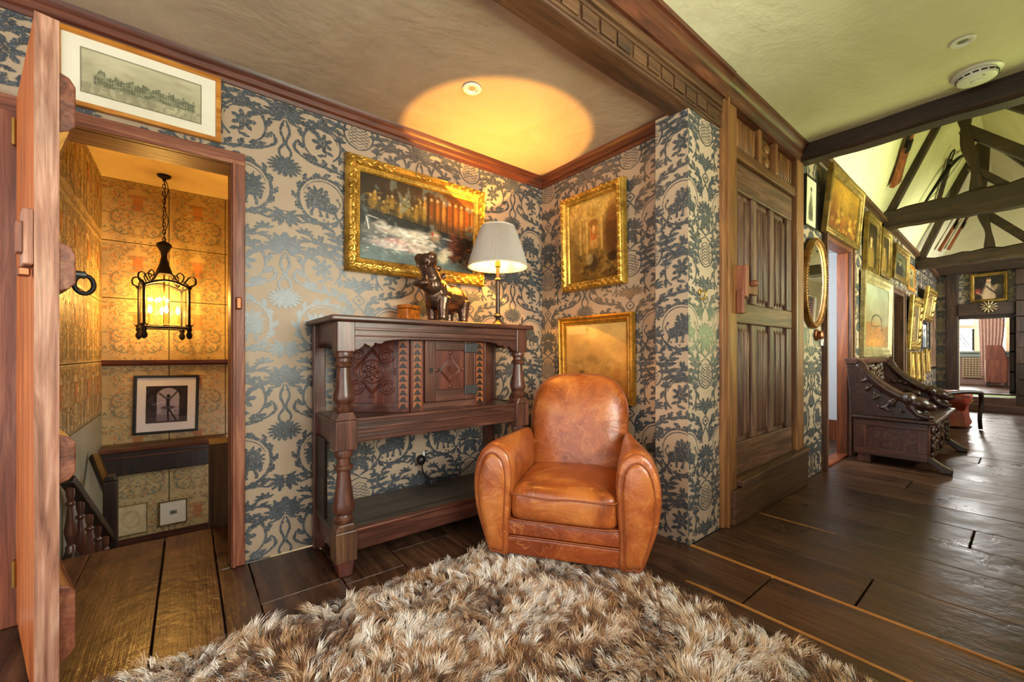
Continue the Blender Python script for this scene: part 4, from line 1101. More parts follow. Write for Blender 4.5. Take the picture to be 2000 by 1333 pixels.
# --- banquet scene above the cupboard
cv = Canvas(230, 150, '#2a2418', 1)
cv.grad('#4e5650', '#241c12', 1.0, 0.1, 0.75); cv.noise(5, 0.35, 2)
cv.ell(0.62, 0.78, 0.45, 0.25, '#6d4716', 0.6, 0.7); cv.ell(0.82, 0.72, 0.2, 0.25, '#9c5316', 0.6, 0.6)
for k in range(9):      # arcade of figures along the top
    x = 0.5 + k * 0.058
    cv.rect(x, x + 0.006, 0.52 - 0.12 * (x - .5), 0.92, '#2c1608', 0.8); cv.ell(x + 0.03, 0.74, 0.016, 0.13, ['#c98a35', '#8a4a1a', '#b06a22'][k % 3], 0.8); cv.ell(x + 0.03, 0.88, 0.012, 0.02, '#d9ae72', 0.9)
for k in range(14):
    x = 0.08 + k * 0.034
    cv.ell(x, 0.66 + 0.05 * math.sin(k * 1.7), 0.02, 0.09, ['#8a6a20', '#a07a2a', '#5c4a1c', '#b8862c'][k % 4], 0.75, 0.4); cv.ell(x, 0.76 + 0.05 * math.sin(k * 1.7), 0.011, 0.02, '#c7a060', 0.8)
cv.dabs(60, 0.05, 0.5, 0.6, 0.85, ['#b88a2c', '#3c2c10', '#7a5a1c', '#2a1e0c'], 0.006, 0.016, 0.7)
cv.put((cv.Y < 0.56 - 0.1 * cv.X) & (cv.Y > 0.40 - 0.1 * cv.X), '#2b2822'); cv.band(lambda x: 0.60 - 0.16 * x, 0.008, '#171310'); cv.band(lambda x: 0.57 - 0.18 * x, 0.03, '#2b2822', 0.8)
cv.put(0.9 * ((cv.Y < 0.16 + 0.02 * np.sin(cv.X * 9))), '#5f6d68'); cv.noise(7, 0.5, 9, '#7f8f8c', 0.6, 0.1, 2)
for x, y, rx, ry, c in [(0.12, 0.36, .1, .1, '#6d6a62'), (0.17, 0.42, .05, .07, '#c9bfae'), (0.36, 0.38, .16, .06, '#cfc2aa'), (0.48, 0.30, .08, .14, '#ded5c2'), (0.44, 0.22, .12, .06, '#d2a79c'), (0.22, 0.22, .16, .05, '#c8b7ae'), (0.3, 0.27, .1, .04, '#c98f8a'), (0.66, 0.33, .08, .1, '#3d4246'), (0.62, 0.42, .05, .08, '#a8865a'), (0.80, 0.34, .05, .2, '#5c2a1c'), (0.70, 0.16, .05, .08, '#d5c59c'), (0.74, 0.24, .06, .05, '#c2b090'), (0.86, 0.3, .06, .14, '#3b1c14'), (0.55, 0.15, .1, .04, '#b9aca0')]:
    cv.ell(x, y, rx, ry, c, 0.85, 0.35)
cv.dabs(150, 0.03, 0.75, 0.1, 0.45, ['#e3dccb', '#b7a793', '#5d5750', '#c99a8c', '#8d8778', '#f0e9da', '#3d3a36'], 0.004, 0.016, 0.65, 3)
cv.dabs(60, 0.3, 0.6, 0.16, 0.42, ['#f3ecdc', '#e0d2ba', '#c8b79c', '#8a7c68'], 0.008, 0.03, 0.7, 3)
cv.ell(0.6, 0.44, .008, .03, '#b5281c', 0.9); cv.line(0.05, 0.5, 0.07, 0.36, 0.005, '#d5cfbf'); cv.line(0.06, 0.52, 0.14, 0.5, 0.004, '#d5cfbf')
cv.dabs(50, 0.75, 0.97, 0.1, 0.5, ['#7a3a1c', '#3a1a10', '#a5602c', '#1f120c'], 0.006, 0.02, 0.7); cv.noise(40, 0.16, 5)
picture('painting', 'wide gilt-framed banquet painting above the carved cupboard', 0.95, 0.67, (1.18, 2.449, 1.865), (math.radians(1.2), 0, 0), 0.085, 'ornate', 'giltalc', cv, ornaments=9)

# --- church interior painting on the side wall
cv = Canvas(130, 165, '#b07a2c', 2)
cv.grad('#6b4a1c', '#c79a48', 1.0, 0.0, 0.9); cv.noise(4, 0.35, 3)
cv.ell(0.5, 0.86, 0.36, 0.16, '#d9b45c', 0.6, 0.5); cv.ell(0.5, 0.84, 0.12, 0.07, '#b08a3c', 0.7)
for x in (0.22, 0.36, 0.66): cv.rect(x, x + 0.05, 0.34, 0.76, '#cfa654', 0.6); cv.rect(x + 0.05, x + 0.062, 0.34, 0.76, '#7a4f1c', 0.7)
cv.rect(0.42, 0.62, 0.38, 0.72, '#b07a34', 0.8); cv.ell(0.52, 0.70, 0.1, 0.05, '#8a5420', 0.8); cv.ell(0.52, 0.56, 0.06, 0.09, '#c05c24', 0.75); cv.ell(0.52, 0.62, 0.03, 0.05, '#e0b070', 0.8); cv.ell(0.53, 0.46, 0.08, 0.03, '#d29a4c', 0.8)
cv.ell(0.88, 0.55, 0.14, 0.3, '#5a3414', 0.85, 0.3); cv.ell(0.9, 0.74, 0.1, 0.08, '#8a5a24', 0.7)
cv.dabs(90, 0.25, 0.95, 0.03, 0.34, ['#4a2e12', '#8a6024', '#c79a4a', '#2f1e0e', '#6b5a30', '#a5702c'], 0.01, 0.035, 0.75)
cv.ell(0.5, 0.2, 0.1, 0.1, '#3a2a18', 0.8); cv.ell(0.43, 0.26, 0.07, 0.07, '#b59a5c', 0.6); cv.ell(0.88, 0.24, 0.09, 0.06, '#22160c', 0.8)
cv.dabs(70, 0.03, 0.6, 0.35, 0.97, ['#d5a64c', '#a87830', '#e0be74', '#8a5e24'], 0.008, 0.03, 0.4, 3, 1.2); cv.noise(36, 0.22, 4)
picture('painting', 'upright gilt-framed interior scene above the plain gilt picture', 0.56, 0.69, (2.249, 1.90, 1.855), (math.radians(1.5), 0, -PI / 2), 0.065, 'ornate', 'giltalc', cv, ornaments=10)

# --- plain gilt framed chalk drawing
cv = Canvas(120, 120, '#b98f48', 3)
cv.grad('#a9793a', '#c8a560', 1.0, 0.2, 0.9); cv.noise(5, 0.18, 3)
cv.rect(0.03, 0.36, 0.86, 0.97, '#cdbb88', 0.5); cv.ell(0.52, 0.55, 0.14, 0.16, '#a37c40', 0.5, 0.4); cv.ell(0.45, 0.5, 0.09, 0.05, '#7c5a2c', 0.5); cv.ell(0.28, 0.28, 0.05, 0.04, '#3c2c1a', 0.7); cv.ell(0.85, 0.3, 0.06, 0.08, '#9a5a28', 0.5)
for k in range(8): cv.line(0.3 + .05 * k, 0.3 + .03 * (k % 3), 0.36 + .05 * k, 0.5, 0.006, '#8a6632', 0.4)
cv.dabs(40, 0.1, 0.9, 0.05, 0.5, ['#8a6632', '#c9a866', '#6b4c26'], 0.01, 0.04, 0.3); cv.ell(0.38, 0.92, .012, .012, '#4a3822', 0.7)
picture('drawing', 'plain gilt-framed golden chalk drawing behind the leather armchair', 0.655, 0.60, (2.249, 1.885, 1.02), (math.radians(1.0), 0, -PI / 2), 0.06, 'step', 'giltflat', cv)

# --- etching over the stair door
cv = Canvas(220, 90, '#b5ad8c', 4)
cv.grad('#a39b7c', '#bab393', 1.0); cv.noise(3, 0.12, 2, None)
cv.noise(4, 0.3, 5, '#8a7f62', 0.55, 0.2)
top_ = 0.42 + 0.06 * np.sin(cv.X * 3) + 0.05 * (np.abs((cv.X * 9) % 1 - .5) < .2) + 0.1 * (np.abs(cv.X - .15) < .04) * (1 - ((cv.X - .15) / .04) ** 2) + 0.03 * (((cv.X * 23) % 1) < .4)
m_ = (cv.Y < top_) & (cv.Y > 0.24 - 0.0 * cv.X) & (cv.X > 0.1) & (cv.X < 0.94)
cv.put(0.75 * m_, '#5d6048'); cv.put(0.6 * (m_ & (((cv.X * 46) % 1) < .35) & (((cv.Y * 18) % 1) < .55)), '#2e3024'); cv.put(0.5 * (m_ & (fbm(220, 90, 26, 3) > .55)), '#a8a584')
cv.put(0.35 * ((cv.Y < 0.25) & (fbm(220, 90, 8, 6, 4, 4) > .5)), '#6b6a52'); cv.dabs(45, 0.1, 0.9, 0.12, 0.3, ['#2c2d22', '#8a8868'], 0.003, 0.008, 0.7)
for e in ((cv.X < .012) | (cv.X > .988) | (cv.Y < .03) | (cv.Y > .97),): cv.put(0.7 * e, '#6d674e')
picture('etching', 'wide etching of a great house in a burr maple frame over the stair door', 0.55, 0.31, (-0.148, 2.449, 2.23), (math.radians(1.5), 0, 0), 0.022, 'plain', 'burr', cv, mount=('mat', 0.40, 0.185), cat='etching', cmat='pastel')

# --- ballerina photograph in the stairwell
cv = Canvas(110, 116, '#2d2326', 5)
cv.noise(5, 0.3, 2); cv.rect(0, 1, 0, 0.16, '#4b4145', 0.8)
arch = ((np.abs(cv.X - .52) < .27) & (cv.Y < .72) & (cv.Y > .05)) | ((((cv.X - .52) / .27) ** 2 + ((cv.Y - .72) / .22) ** 2) < 1)
cv.put(arch * 1.0, '#9d949e'); cv.put(0.8 * (arch & (cv.Y < .22)), '#6b6066'); cv.put(0.6 * (arch & (cv.Y < .45) & (fbm(110, 116, 9, 3) > .52)), '#75696f')
for p in [((.52, .62), (.52, .42), .04), ((.52, .62), (.31, .80), .016), ((.55, .62), (.74, .84), .016), ((.52, .38), (.53, .07), .022), ((.55, .36), (.72, .06), .02)]: cv.line(*p[0], *p[1], p[2], '#231a1c')
cv.ell(.53, .72, .045, .05, '#1c1416', 1, .15); cv.ell(.53, .41, .17, .045, '#4a4046', .9, .3); cv.line(.15, .5, .44, .57, .006, '#d5d0d0')
cv.put(0.5 * ((cv.X < .25) & (fbm(110, 116, 7, 8) > .55)), '#4f4346')
picture('ballerina_photograph', 'black-framed photograph of a dancer with raised arms in an archway', 0.425, 0.49, (-0.136, 4.549, 0.625), (0, math.radians(1.0), 0), 0.022, 'plain', 'black', cv, mount=('matwhite', 0.27, 0.31), cmat='pastel', cat='photograph')
# --- two little pictures low in the stairwell
cv = Canvas(50, 50, '#c9b68f', 6); cv.ell(.5, .5, .3, .3, '#b08a66', .6, .15); cv.ell(.5, .5, .24, .24, '#c9b68f', 1, .1); cv.noise(4, .15, 2)
picture('small_print', 'pale unframed print low in the stairwell beside the newel post', 0.20, 0.24, (-0.36, 4.549, -0.30), (0, 0, 0), 0.006, 'plain', 'giltpale', cv, cat='print', cmat='pastel')
cv = Canvas(40, 24, '#8a8f7a', 7); cv.noise(5, .5, 2); cv.ell(.4, .5, .2, .25, '#3c4238', .8); cv.ell(.7, .45, .15, .2, '#4c5244', .8)
picture('small_print', 'small gilt-framed print with a tiny dark vignette low in the stairwell', 0.185, 0.20, (-0.095, 4.549, -0.30), (0, 0, 0), 0.007, 'plain', 'gilt', cv, mount=('mat', 0.05, 0.035), cat='print', cmat='pastel')

# --- gallery wall
cv = Canvas(60, 90, '#cfc8a8', 8); cv.noise(3, .1, 1)
cv.ell(.5, .34, .2, .2, '#4c4634', .9, .3); cv.ell(.52, .52, .13, .17, '#6b644c', .9, .3); cv.ell(.52, .74, .075, .075, '#8f876a', .9, .25); cv.ell(.52, .79, .075, .04, '#2c281e', .9, .3); cv.line(.42, .5, .6, .3, .02, '#2c281e', .8); cv.rect(.28, .74, .13, .3, '#3a3528', .5)
picture('engraving', 'small black-framed portrait engraving beside the golden oak door frame', 0.29, 0.42, (4.115, 1.159, 2.325), (math.radians(1), 0, 0), 0.014, 'plain', 'black', cv, cmat='pastel', cat='engraving')
cv = Canvas(130, 90, '#9a6a1c', 9); cv.grad('#5c3810', '#8a6420', 1); cv.noise(3, .4, 2); cv.ell(.55, .62, .3, .28, '#a87e2c', .5, .6)
cv.dabs(70, .05, .95, .02, .5, ['#7a3c14', '#b5822c', '#4c2a0e', '#a05a1c', '#c9a044'], .01, .05, .6, 2, 1.3); cv.ell(.2, .4, .1, .3, '#6b3a14', .6, .5); cv.noise(30, .2, 5)
picture('painting', 'large gilt-framed golden landscape leaning forward above the open doorway', 1.11, 0.58, (4.91, 1.136, 2.418), (math.radians(5.4), 0, 0), 0.075, 'step', 'gilt', cv)
def portrait(seed, bgc, coat, skin='#c99a6c', hair='#3a2414', nx=50, ny=80):
    c_ = Canvas(nx, ny, bgc, seed); c_.noise(4, .35, 2); c_.ell(.5, .2, .36, .34, coat, .95, .3); c_.ell(.5, .5, .13, .2, coat, .8, .3)
    c_.ell(.5, .66, .12, .11, skin, .95, .2); c_.ell(.5, .74, .14, .06, hair, .9, .3); c_.ell(.5, .5, .06, .05, '#d9cdb0', .7, .4); c_.noise(20, .15, 4); return c_
picture('painting', 'narrow gilt-framed portrait, left of a pair of tall slim portraits', 0.62, 0.66, (6.20, 1.159, 2.305), (math.radians(2), 0, 0), 0.085, 'step', 'gilt', portrait(21, '#2a2010', '#8a6a2c'), )
picture('painting', 'narrow gilt-framed figure, right of a pair of tall slim portraits', 0.56, 0.58, (6.90, 1.159, 2.31), (math.radians(2), 0, 0), 0.08, 'step', 'gilt2', portrait(22, '#3a2c10', '#9c7428', '#c09050'))
picture('painting', 'gilt-framed dark portrait above the second doorway of the gallery', 1.0, 0.46, (7.90, 1.159, 2.31), (math.radians(3), 0, 0), 0.085, 'step', 'gilt', portrait(23, '#4c4c34', '#1d1a14', '#8a7048', '#15120e', 90, 50))
picture('painting', 'small oak-framed upright picture after the second doorway, near the cornice', 0.58, 0.40, (8.88, 1.159, 2.24), (0, 0, 0), 0.05, 'plain', 'burr', portrait(24, '#8a7a50', '#5c5236', '#a08a5c'))
cv = Canvas(110, 90, '#8f8c74', 10); cv.grad('#82704c', '#9a9c88', 1.0, .3, .9); cv.noise(3, .15, 2); cv.noise(6, .3, 3, '#b0b0a0', .55, .15)
cv.put(0.95 * (cv.Y < .36 + .04 * np.sin(cv.X * 7)), '#8a5a2a'); cv.ell(.52, .2, .3, .2, '#b8702c', .7, .4); cv.ell(.5, .06, .4, .08, '#d08a34', .7, .4)
for dx_ in (-.24, .24): cv.line(.5 + dx_, .3, .5 + dx_ * .85, .43, .012, '#2c2418', .9)
for q in np.linspace(0, PI, 16): cv.ell(.5 + .2 * math.cos(q), .43 + .1 * math.sin(q), .02, .014, '#2c2418', .9)
cv.line(.3, .33, .7, .36, .01, '#3a2c1c', .8); cv.line(.28, .28, .46, .32, .012, '#3a2c1c', .7); cv.dabs(40, .2, .9, .02, .34, ['#5c3a1c', '#d59a48', '#a0622a'], .008, .03, .6, 3)
picture('painting', 'large pale-framed misty painting with a ruined arch above the carved settle', 1.46, 0.955, (6.50, 1.159, 1.496), (math.radians(1), 0, 0), 0.12, 'step', 'giltpale', cv)
picture('painting', 'heavily carved gilt-framed painting just beyond the second doorway of the gallery', 0.9, 0.84, (8.96, 1.159, 1.53), (math.radians(3), 0, 0), 0.15, 'ornate', 'gilt2', portrait(25, '#4a3c20', '#6b5630'), ornaments=6)
picture('painting', 'ornate gilt frame leaning from the far gallery wall beside the tall panel', 0.9, 0.56, (10.0, 1.13, 1.90), (math.radians(7), 0, 0), 0.12, 'ornate', 'gilt2', portrait(26, '#6b5a34', '#8a7646'), ornaments=5)
picture('print', 'slim black-framed print below the ornate leaning gilt frame', 0.5, 0.46, (10.15, 1.159, 1.37), (0, 0, 0), 0.035, 'plain', 'black', portrait(27, '#b5b8bc', '#5c6068', '#8a8c90'), cmat='pastel', cat='print')
picture('print', 'grey-framed print between the carved frame and the slim black print', 0.36, 0.44, (9.62, 1.159, 1.36), (0, 0, 0), 0.03, 'plain', 'steel', portrait(28, '#9aa0a4', '#6b7074', '#a5a8aa'), cmat='pastel', cat='print')
cv = Canvas(40, 90, '#7a5c46', 11); cv.noise(4, .5, 1); cv.noise(8, .5, 3, '#a58a70', .5, .1); cv.noise(8, .5, 4, '#3c2a20', .55, .1)
picture('panel_painting', 'tall dark narrow panel picture beside the end wall corner', 0.85, 1.5, (11.22, 1.159, 1.52), (0, 0, 0), 0.04, 'plain', 'black', cv)
for k, (x, z, w_, h_, lb) in enumerate([(8.80, 0.88, .40, .42, 'small gilt frame low behind the settle, nearest of four'), (9.32, 0.86, .36, .46, 'small gilt frame low on the wall, second of four'), (9.85, 0.84, .36, .52, 'small dark gilt frame low on the wall, third of four'), (10.4, 0.93, .45, .42, 'small gilt frame low on the wall, farthest of four')]):
    picture('small_painting', lb, w_, h_, (x, 1.159, z), (0, 0, 0), 0.05, 'step', ['gilt2', 'gilt2', 'gilt', 'gilt2'][k], portrait(30 + k, '#8a6a3c', '#a58448', '#c9a468', '#5c4020', 24, 28), 'small low frames on the far gallery wall')
cv = Canvas(100, 84, '#1f160f', 12); cv.noise(4, .3, 2); cv.ell(.5, .14, .24, .45, '#b59a78', .95, .2); cv.ell(.48, .6, .1, .2, '#c9b08c', .8, .2); cv.line(.42, .55, .76, .2, .03, '#2c2420', .9)
cv.ell(.5, .80, .08, .1, '#d0a27c', 1, .15); cv.ell(.5, .89, .09, .05, '#4c3a28', .9, .3); cv.ell(.5, .74, .05, .02, '#6b4c34', .7); cv.ell(.78, .5, .14, .12, '#a58c68', .8, .4); cv.ell(.87, .38, .1, .2, '#3c3428', .8, .3); cv.ell(.12, .35, .12, .12, '#a8432c', .7, .5); cv.line(.1, .3, .35, .12, .03, '#b59a78', .7); cv.noise(24, .2, 3)
picture('portrait', 'gilt-framed portrait of a figure in pale coat and dark sash over the end doorway', 0.47, 0.55, (11.78, 0.47, 2.30), (math.radians(2), 0, -PI / 2), 0.06, 'ornate', 'gilt2', cv, cat='portrait')

# ================================================================== court cupboard
cb = thing('court_cupboard', 'dark carved oak court cupboard with turned posts and open shelves', 'cupboard')
CX0, CX1, CY0, CY1 = 0.53, 1.715, 1.985, 2.425
OX, OY, OZ, ORD, OBL = MT['oakdark_x'], MT['oakdark_y'], MT['oakdark_z'], MT['oakred'], MT['oakblack']
mb = MB(); mb.box(CX0 - 0.02, CX1 + 0.02, CY0 - 0.02, CY1 + 0.005, 1.205, 1.232); mb.build('top_board', OX, cb, bevel=0.009, seg=3)
def post(x, y):
    h_ = 0.05
    p = MB().box(x - 0.042, x + 0.042, y - 0.042, y + 0.042, 1.06, 1.206).build('post', OZ, cb, bevel=0.005)
    MB().box(x - h_, x + h_, y - h_, y + h_, 0.595, 0.735).prism([(x - h_, 0.735), (x + h_, 0.735), (x + h_ - 0.018, 0.775), (x - h_ + 0.018, 0.775)], 'y', y - h_, y + h_).build('middle_block', OZ, p, bevel=0.005)
    MB().box(x - h_, x + h_, y - h_, y + h_, 0.07, 0.215).prism([(x - h_, 0.215), (x + h_, 0.215), (x + h_ - 0.015, 0.25), (x - h_ + 0.015, 0.25)], 'y', y - h_, y + h_).build('lower_block', wood('worn_block', '#2c1c14', '#5a3c2a', '#84603f', 'z', 0.4) if 'worn_block' not in bpy.data.materials else bpy.data.materials['worn_block'], p, bevel=0.006)
    MB().prism([(x - 0.03, 0.0), (x + 0.03, 0.0), (x + 0.042, 0.075), (x - 0.042, 0.075)], 'y', y - 0.038, y + 0.038).build('foot', ORD, p, bevel=0.005)
    up = [(0.036, 0.77), (0.045, 0.782), (0.048, 0.795), (0.036, 0.806), (0.032, 0.812), (0.046, 0.826), (0.049, 0.84), (0.046, 0.86), (0.042, 0.88), (0.034, 0.93), (0.029, 0.97), (0.028, 0.985), (0.041, 0.99), (0.044, 1.0), (0.038, 1.008), (0.031, 1.014), (0.031, 1.03), (0.041, 1.036), (0.044, 1.05), (0.04, 1.062)]
    MB().lathe(up, 24, Matrix.Translation((x, y, 0))).build('upper_baluster', OZ, p, smooth='auto')
    lo = [(0.036, 0.245), (0.045, 0.255), (0.048, 0.268), (0.036, 0.28), (0.034, 0.286), (0.048, 0.3), (0.051, 0.315), (0.047, 0.34), (0.042, 0.38), (0.035, 0.43), (0.03, 0.475), (0.029, 0.495), (0.042, 0.50), (0.045, 0.51), (0.04, 0.52), (0.031, 0.526), (0.031, 0.555), (0.04, 0.562), (0.043, 0.58), (0.04, 0.60)]
    MB().lathe(lo, 24, Matrix.Translation((x, y, 0))).build('lower_baluster', OZ, p, smooth='auto')
post(CX0 + 0.055, CY0 + 0.05); post(CX1 - 0.055, CY0 + 0.05)
for x in (CX0 + 0.03, CX1 - 0.03):
    MB().box(x - 0.03, x + 0.03, CY1 - 0.045, CY1, 0, 1.206).build('back_post', OZ, cb, bevel=0.005)
# scalloped apron
def apron(x0, x1, y, zt_, zb, dep):
    W = x1 - x0; pts = []
    def half(sgn):
        s = [(0, 0.0), (0.02, 0.0), (0.045, 0.018), (0.05, 0.03), (0.065, 0.022), (0.08, 0.012), (0.095, 0.02), (0.10, 0.034), (0.118, 0.03), (0.135, 0.03), (0.15, 0.042), (0.19, 0.05), (0.25, 0.055)]
        return s
    L_ = [(x0 + a_, zb + b_) for a_, b_ in half(1)]; R2 = [(x1 - a_, zb + b_) for a_, b_ in half(1)][::-1]
    return L_ + R2 + [(x1, zt_), (x0, zt_)]
MB().prism(apron(CX0 + 0.095, CX1 - 0.095, 0, 1.206, 1.07, 0), 'y', CY0 + 0.02, CY0 + 0.05).build('apron', OX, cb, bevel=0.003)
mb = MB(); mb.box(CX0 + 0.095, CX1 - 0.095, CY0 + 0.012, CY0 + 0.022, 1.165, 1.178); mb.box(CX0 + 0.095, CX1 - 0.095, CY0 + 0.012, CY0 + 0.022, 1.135, 1.142); mb.build('moulding', OX, cb, bevel=0.003)
for x in (CX0 + 0.02, CX1 - 0.045):
    n_ = 9; bot = [(CY0 + 0.09 + 0.31 * k / (2 * n_), 1.075 + (0.03 if k % 2 else 0) + 0.02 * math.sin(PI * k / (2 * n_))) for k in range(2 * n_ + 1)]
    MB().prism(bot + [(CY1 - 0.04, 1.206), (CY0 + 0.09, 1.206)], 'x', x, x + 0.025).build('side_apron', OY, cb)
    MB().box(x, x + 0.03, CY0 + 0.09, CY1 - 0.03, 0.61, 0.74).build('side_rail', OY, cb, bevel=0.004)
    MB().box(x, x + 0.03, CY0 + 0.09, CY1 - 0.03, 0.09, 0.20).build('side_rail', OY, cb, bevel=0.004)
# middle shelf and lower shelf
MB().box(CX0 + 0.01, CX1 - 0.01, CY0 + 0.035, CY1, 0.715, 0.735).build('middle_shelf', OX, cb, bevel=0.004)
mb = MB(); mb.box(CX0 + 0.1, CX1 - 0.1, CY0 + 0.022, CY0 + 0.055, 0.625, 0.74); mb.build('middle_rail', OX, cb, bevel=0.005)
mb = MB(); mb.box(CX0 + 0.1, CX1 - 0.1, CY0 + 0.008, CY0 + 0.03, 0.728, 0.742); mb.box(CX0 + 0.1, CX1 - 0.1, CY0 + 0.012, CY0 + 0.025, 0.685, 0.697); mb.box(CX0 + 0.1, CX1 - 0.1, CY0 + 0.012, CY0 + 0.025, 0.65, 0.656); mb.build('moulding', OX, cb, bevel=0.004)
MB().box(CX0 + 0.01, CX1 - 0.01, CY0 + 0.03, CY1, 0.19, 0.212).build('lower_shelf', MT['oldgrey'], cb, bevel=0.004)
mb = MB(); mb.box(CX0 + 0.1, CX1 - 0.1, CY0 + 0.02, CY0 + 0.05, 0.105, 0.20); mb.build('lower_rail', OX, cb, bevel=0.005)
mb = MB(); mb.box(CX0 + 0.1, CX1 - 0.1, CY0 + 0.006, CY0 + 0.04, 0.198, 0.214); mb.build('moulding', MT['trim_x'], cb, bevel=0.005)
# side boards (lower left is closed by a broad board)
MB().box(CX0 + 0.012, CX0 + 0.03, CY0 + 0.24, CY1 - 0.04, 0.2, 0.62).build('side_board', OBL, cb, bevel=0.003)
# canted cupboard
K = [(0.655, 2.33), (0.94, 2.075), (1.42, 2.075), (1.68, 2.32)]
Z0, Z1 = 0.735, 1.205
def face_frame(p, q): 
    d = Vector((q[0] - p[0], q[1] - p[1], 0)); L_ = d.length; an = math.atan2(d.y, d.x)
    return Matrix.Translation((p[0], p[1], 0)) @ Matrix.Rotation(an, 4, 'Z'), L_
def lozenge(mb, M, cx, cz, r, y=-0.004, corner=True):
    def T(x, z, yy=y): return M @ Vector((cx + x, yy, cz + z))
    for k in (1.0, 0.88):
        c4 = [(0, r * k), (r * k * .9, 0), (0, -r * k), (-r * k * .9, 0)]
        mb.tube([T(*c) for c in c4], 0.0045, 6, True)
    if corner:
        mb.tube([T(r * .5 * math.cos(a_), r * .5 * math.sin(a_)) for a_ in np.linspace(0, 2 * PI, 20, endpoint=False)], 0.0045, 6, True)
        for sx in (-1, 1):
            for sz in (-1, 1):
                ox, oz = sx * r * .68, sz * r * .68
                mb.tube([T(ox + r * .3 * math.cos(a_), oz + r * .3 * math.sin(a_)) for a_ in np.linspace(0, 2 * PI, 14, endpoint=False)], 0.004, 6, True)
                mb.tube([T(ox + r * .17 * math.cos(a_), oz + r * .17 * math.sin(a_)) for a_ in np.linspace(0, 2 * PI, 10, endpoint=False)], 0.004, 6, True)
        for (ox, oz) in ((0, 1.1), (0, -1.1), (1.0, 0), (-1.0, 0)):
            for k in range(3): 
                a_ = (k - 1) * 0.5
                mb.ell(T(ox * r * 1.02 + (oz != 0) * (k - 1) * 0.014, oz * r * 1.0 + (ox != 0) * (k - 1) * 0.014), (0.006, 0.005, 0.006), None, 6, 5)
    for k in range(8):
        a_ = k * PI / 4
        e = T(r * .27 * math.cos(a_), r * .27 * math.sin(a_))
        mb.ell(e, (r * .13, 0.006, r * .07), (M.to_3x3() @ Matrix.Rotation(-a_, 3, 'Y')), 8, 5)
    mb.ell(T(0, 0), (r * .1, 0.008, r * .1), M.to_3x3(), 8, 5)
def stile_with_inlay(parent, M, x0, x1, inl):
    st_ = MB().box(x0, x1, -0.012, 0.02, Z0, Z1, 0, M).build('stile', ORD, parent, bevel=0.003)
    if inl:
        xm = (x0 + x1) / 2; w_ = min(0.024, (x1 - x0) * .4)
        MB().box(xm - w_, xm + w_, -0.0135, -0.011, Z0 + 0.02, Z1 - 0.05, 0, M).build('inlay_strip', wood('inlay_pale', '#6b3418', '#8f4e24', '#b06c34', 'z', 0.4) if 'inlay_pale' not in bpy.data.materials else bpy.data.materials['inlay_pale'], st_)
        mb = MB(); n_ = 11; hh = (Z1 - Z0 - 0.07) / n_
        for k in range(n_):
            z = Z0 + 0.02 + k * hh
            mb.add([M @ Vector(p) for p in ((xm - w_, -0.0143, z), (xm + w_, -0.0143, z), (xm + w_ * .15, -0.0143, z + hh * .8), (xm - w_ * .15, -0.0143, z + hh * .8))], [(0, 1, 2, 3)])
        mb.build('inlay_tooth', OBL, st_, fixn=False)
M0, L0_ = face_frame(K[0], K[1])
MB().box(0, L0_, 0, 0.02, Z0, Z1, 0, M0).build('left_panel', ORD, cb, bevel=0.003)
MB().box(0, L0_ - 0.06, -0.012, 0.0, Z0, Z0 + 0.05, 0, M0).build('panel_rail', OX, cb, bevel=0.003)
MB().box(0, L0_ - 0.06, -0.012, 0.0, Z1 - 0.06, Z1, 0, M0).build('panel_rail', OX, cb, bevel=0.003)
mb = MB(); lozenge(mb, M0, 0.175, 0.955, 0.125); mb.build('carved_lozenge', ORD, cb, smooth=True)
stile_with_inlay(cb, M0, L0_ - 0.065, L0_, True)
M1, L1_ = face_frame(K[1], K[2])
MB().box(0, L1_, 0, 0.02, Z0, Z1, 0, M1).build('front_panel', ORD, cb, bevel=0.003)
stile_with_inlay(cb, M1, 0.0, 0.075, True); stile_with_inlay(cb, M1, L1_ - 0.075, L1_, True)
MB().box(0.075, L1_ - 0.075, -0.012, 0.0, Z0, Z0 + 0.045, 0, M1).build('panel_rail', OX, cb, bevel=0.003)
MB().box(0.075, L1_ - 0.075, -0.012, 0.0, Z1 - 0.065, Z1, 0, M1).build('panel_rail', OX, cb, bevel=0.003)
dz0, dz1, dx0, dx1 = Z0 + 0.05, Z1 - 0.07, 0.08, L1_ - 0.08
dr = MB().box(dx0 + 0.06, dx1 - 0.06, -0.012, 0.0, dz0 + 0.06, dz1 - 0.06, 0, M1).build('cupboard_door', ORD, cb, bevel=0.003)
for b_ in ((dx0, dx0 + 0.065, dz0, dz1), (dx1 - 0.065, dx1, dz0, dz1)): MB().box(b_[0], b_[1], -0.024, 0, b_[2], b_[3], 0, M1).build('door_stile', OZ, dr, bevel=0.004)
for b_ in ((dx0 + 0.065, dx1 - 0.065, dz0, dz0 + 0.065), (dx0 + 0.065, dx1 - 0.065, dz1 - 0.065, dz1)): MB().box(b_[0], b_[1], -0.024, 0, b_[2], b_[3], 0, M1).build('door_rail', OX, dr, bevel=0.004)
mb = MB(); lozenge(mb, M1, L1_ / 2, (dz0 + dz1) / 2, 0.075, -0.014, False)
for ox, oz in ((0, .095), (0, -.095), (.085, 0), (-.085, 0)):
    mb.ell(M1 @ Vector((L1_ / 2 + ox, -0.014, (dz0 + dz1) / 2 + oz)), (0.012, 0.005, 0.012), None, 8, 5)
mb.build('carved_lozenge', ORD, dr, smooth=True)
for z in (dz0 + 0.055, dz1 - 0.05): MB().box(dx1 - 0.07, dx1 + 0.02, -0.03, -0.022, z - 0.028, z + 0.028, 0, M1).build('strap_hinge', MT['steel'], dr, bevel=0.004)
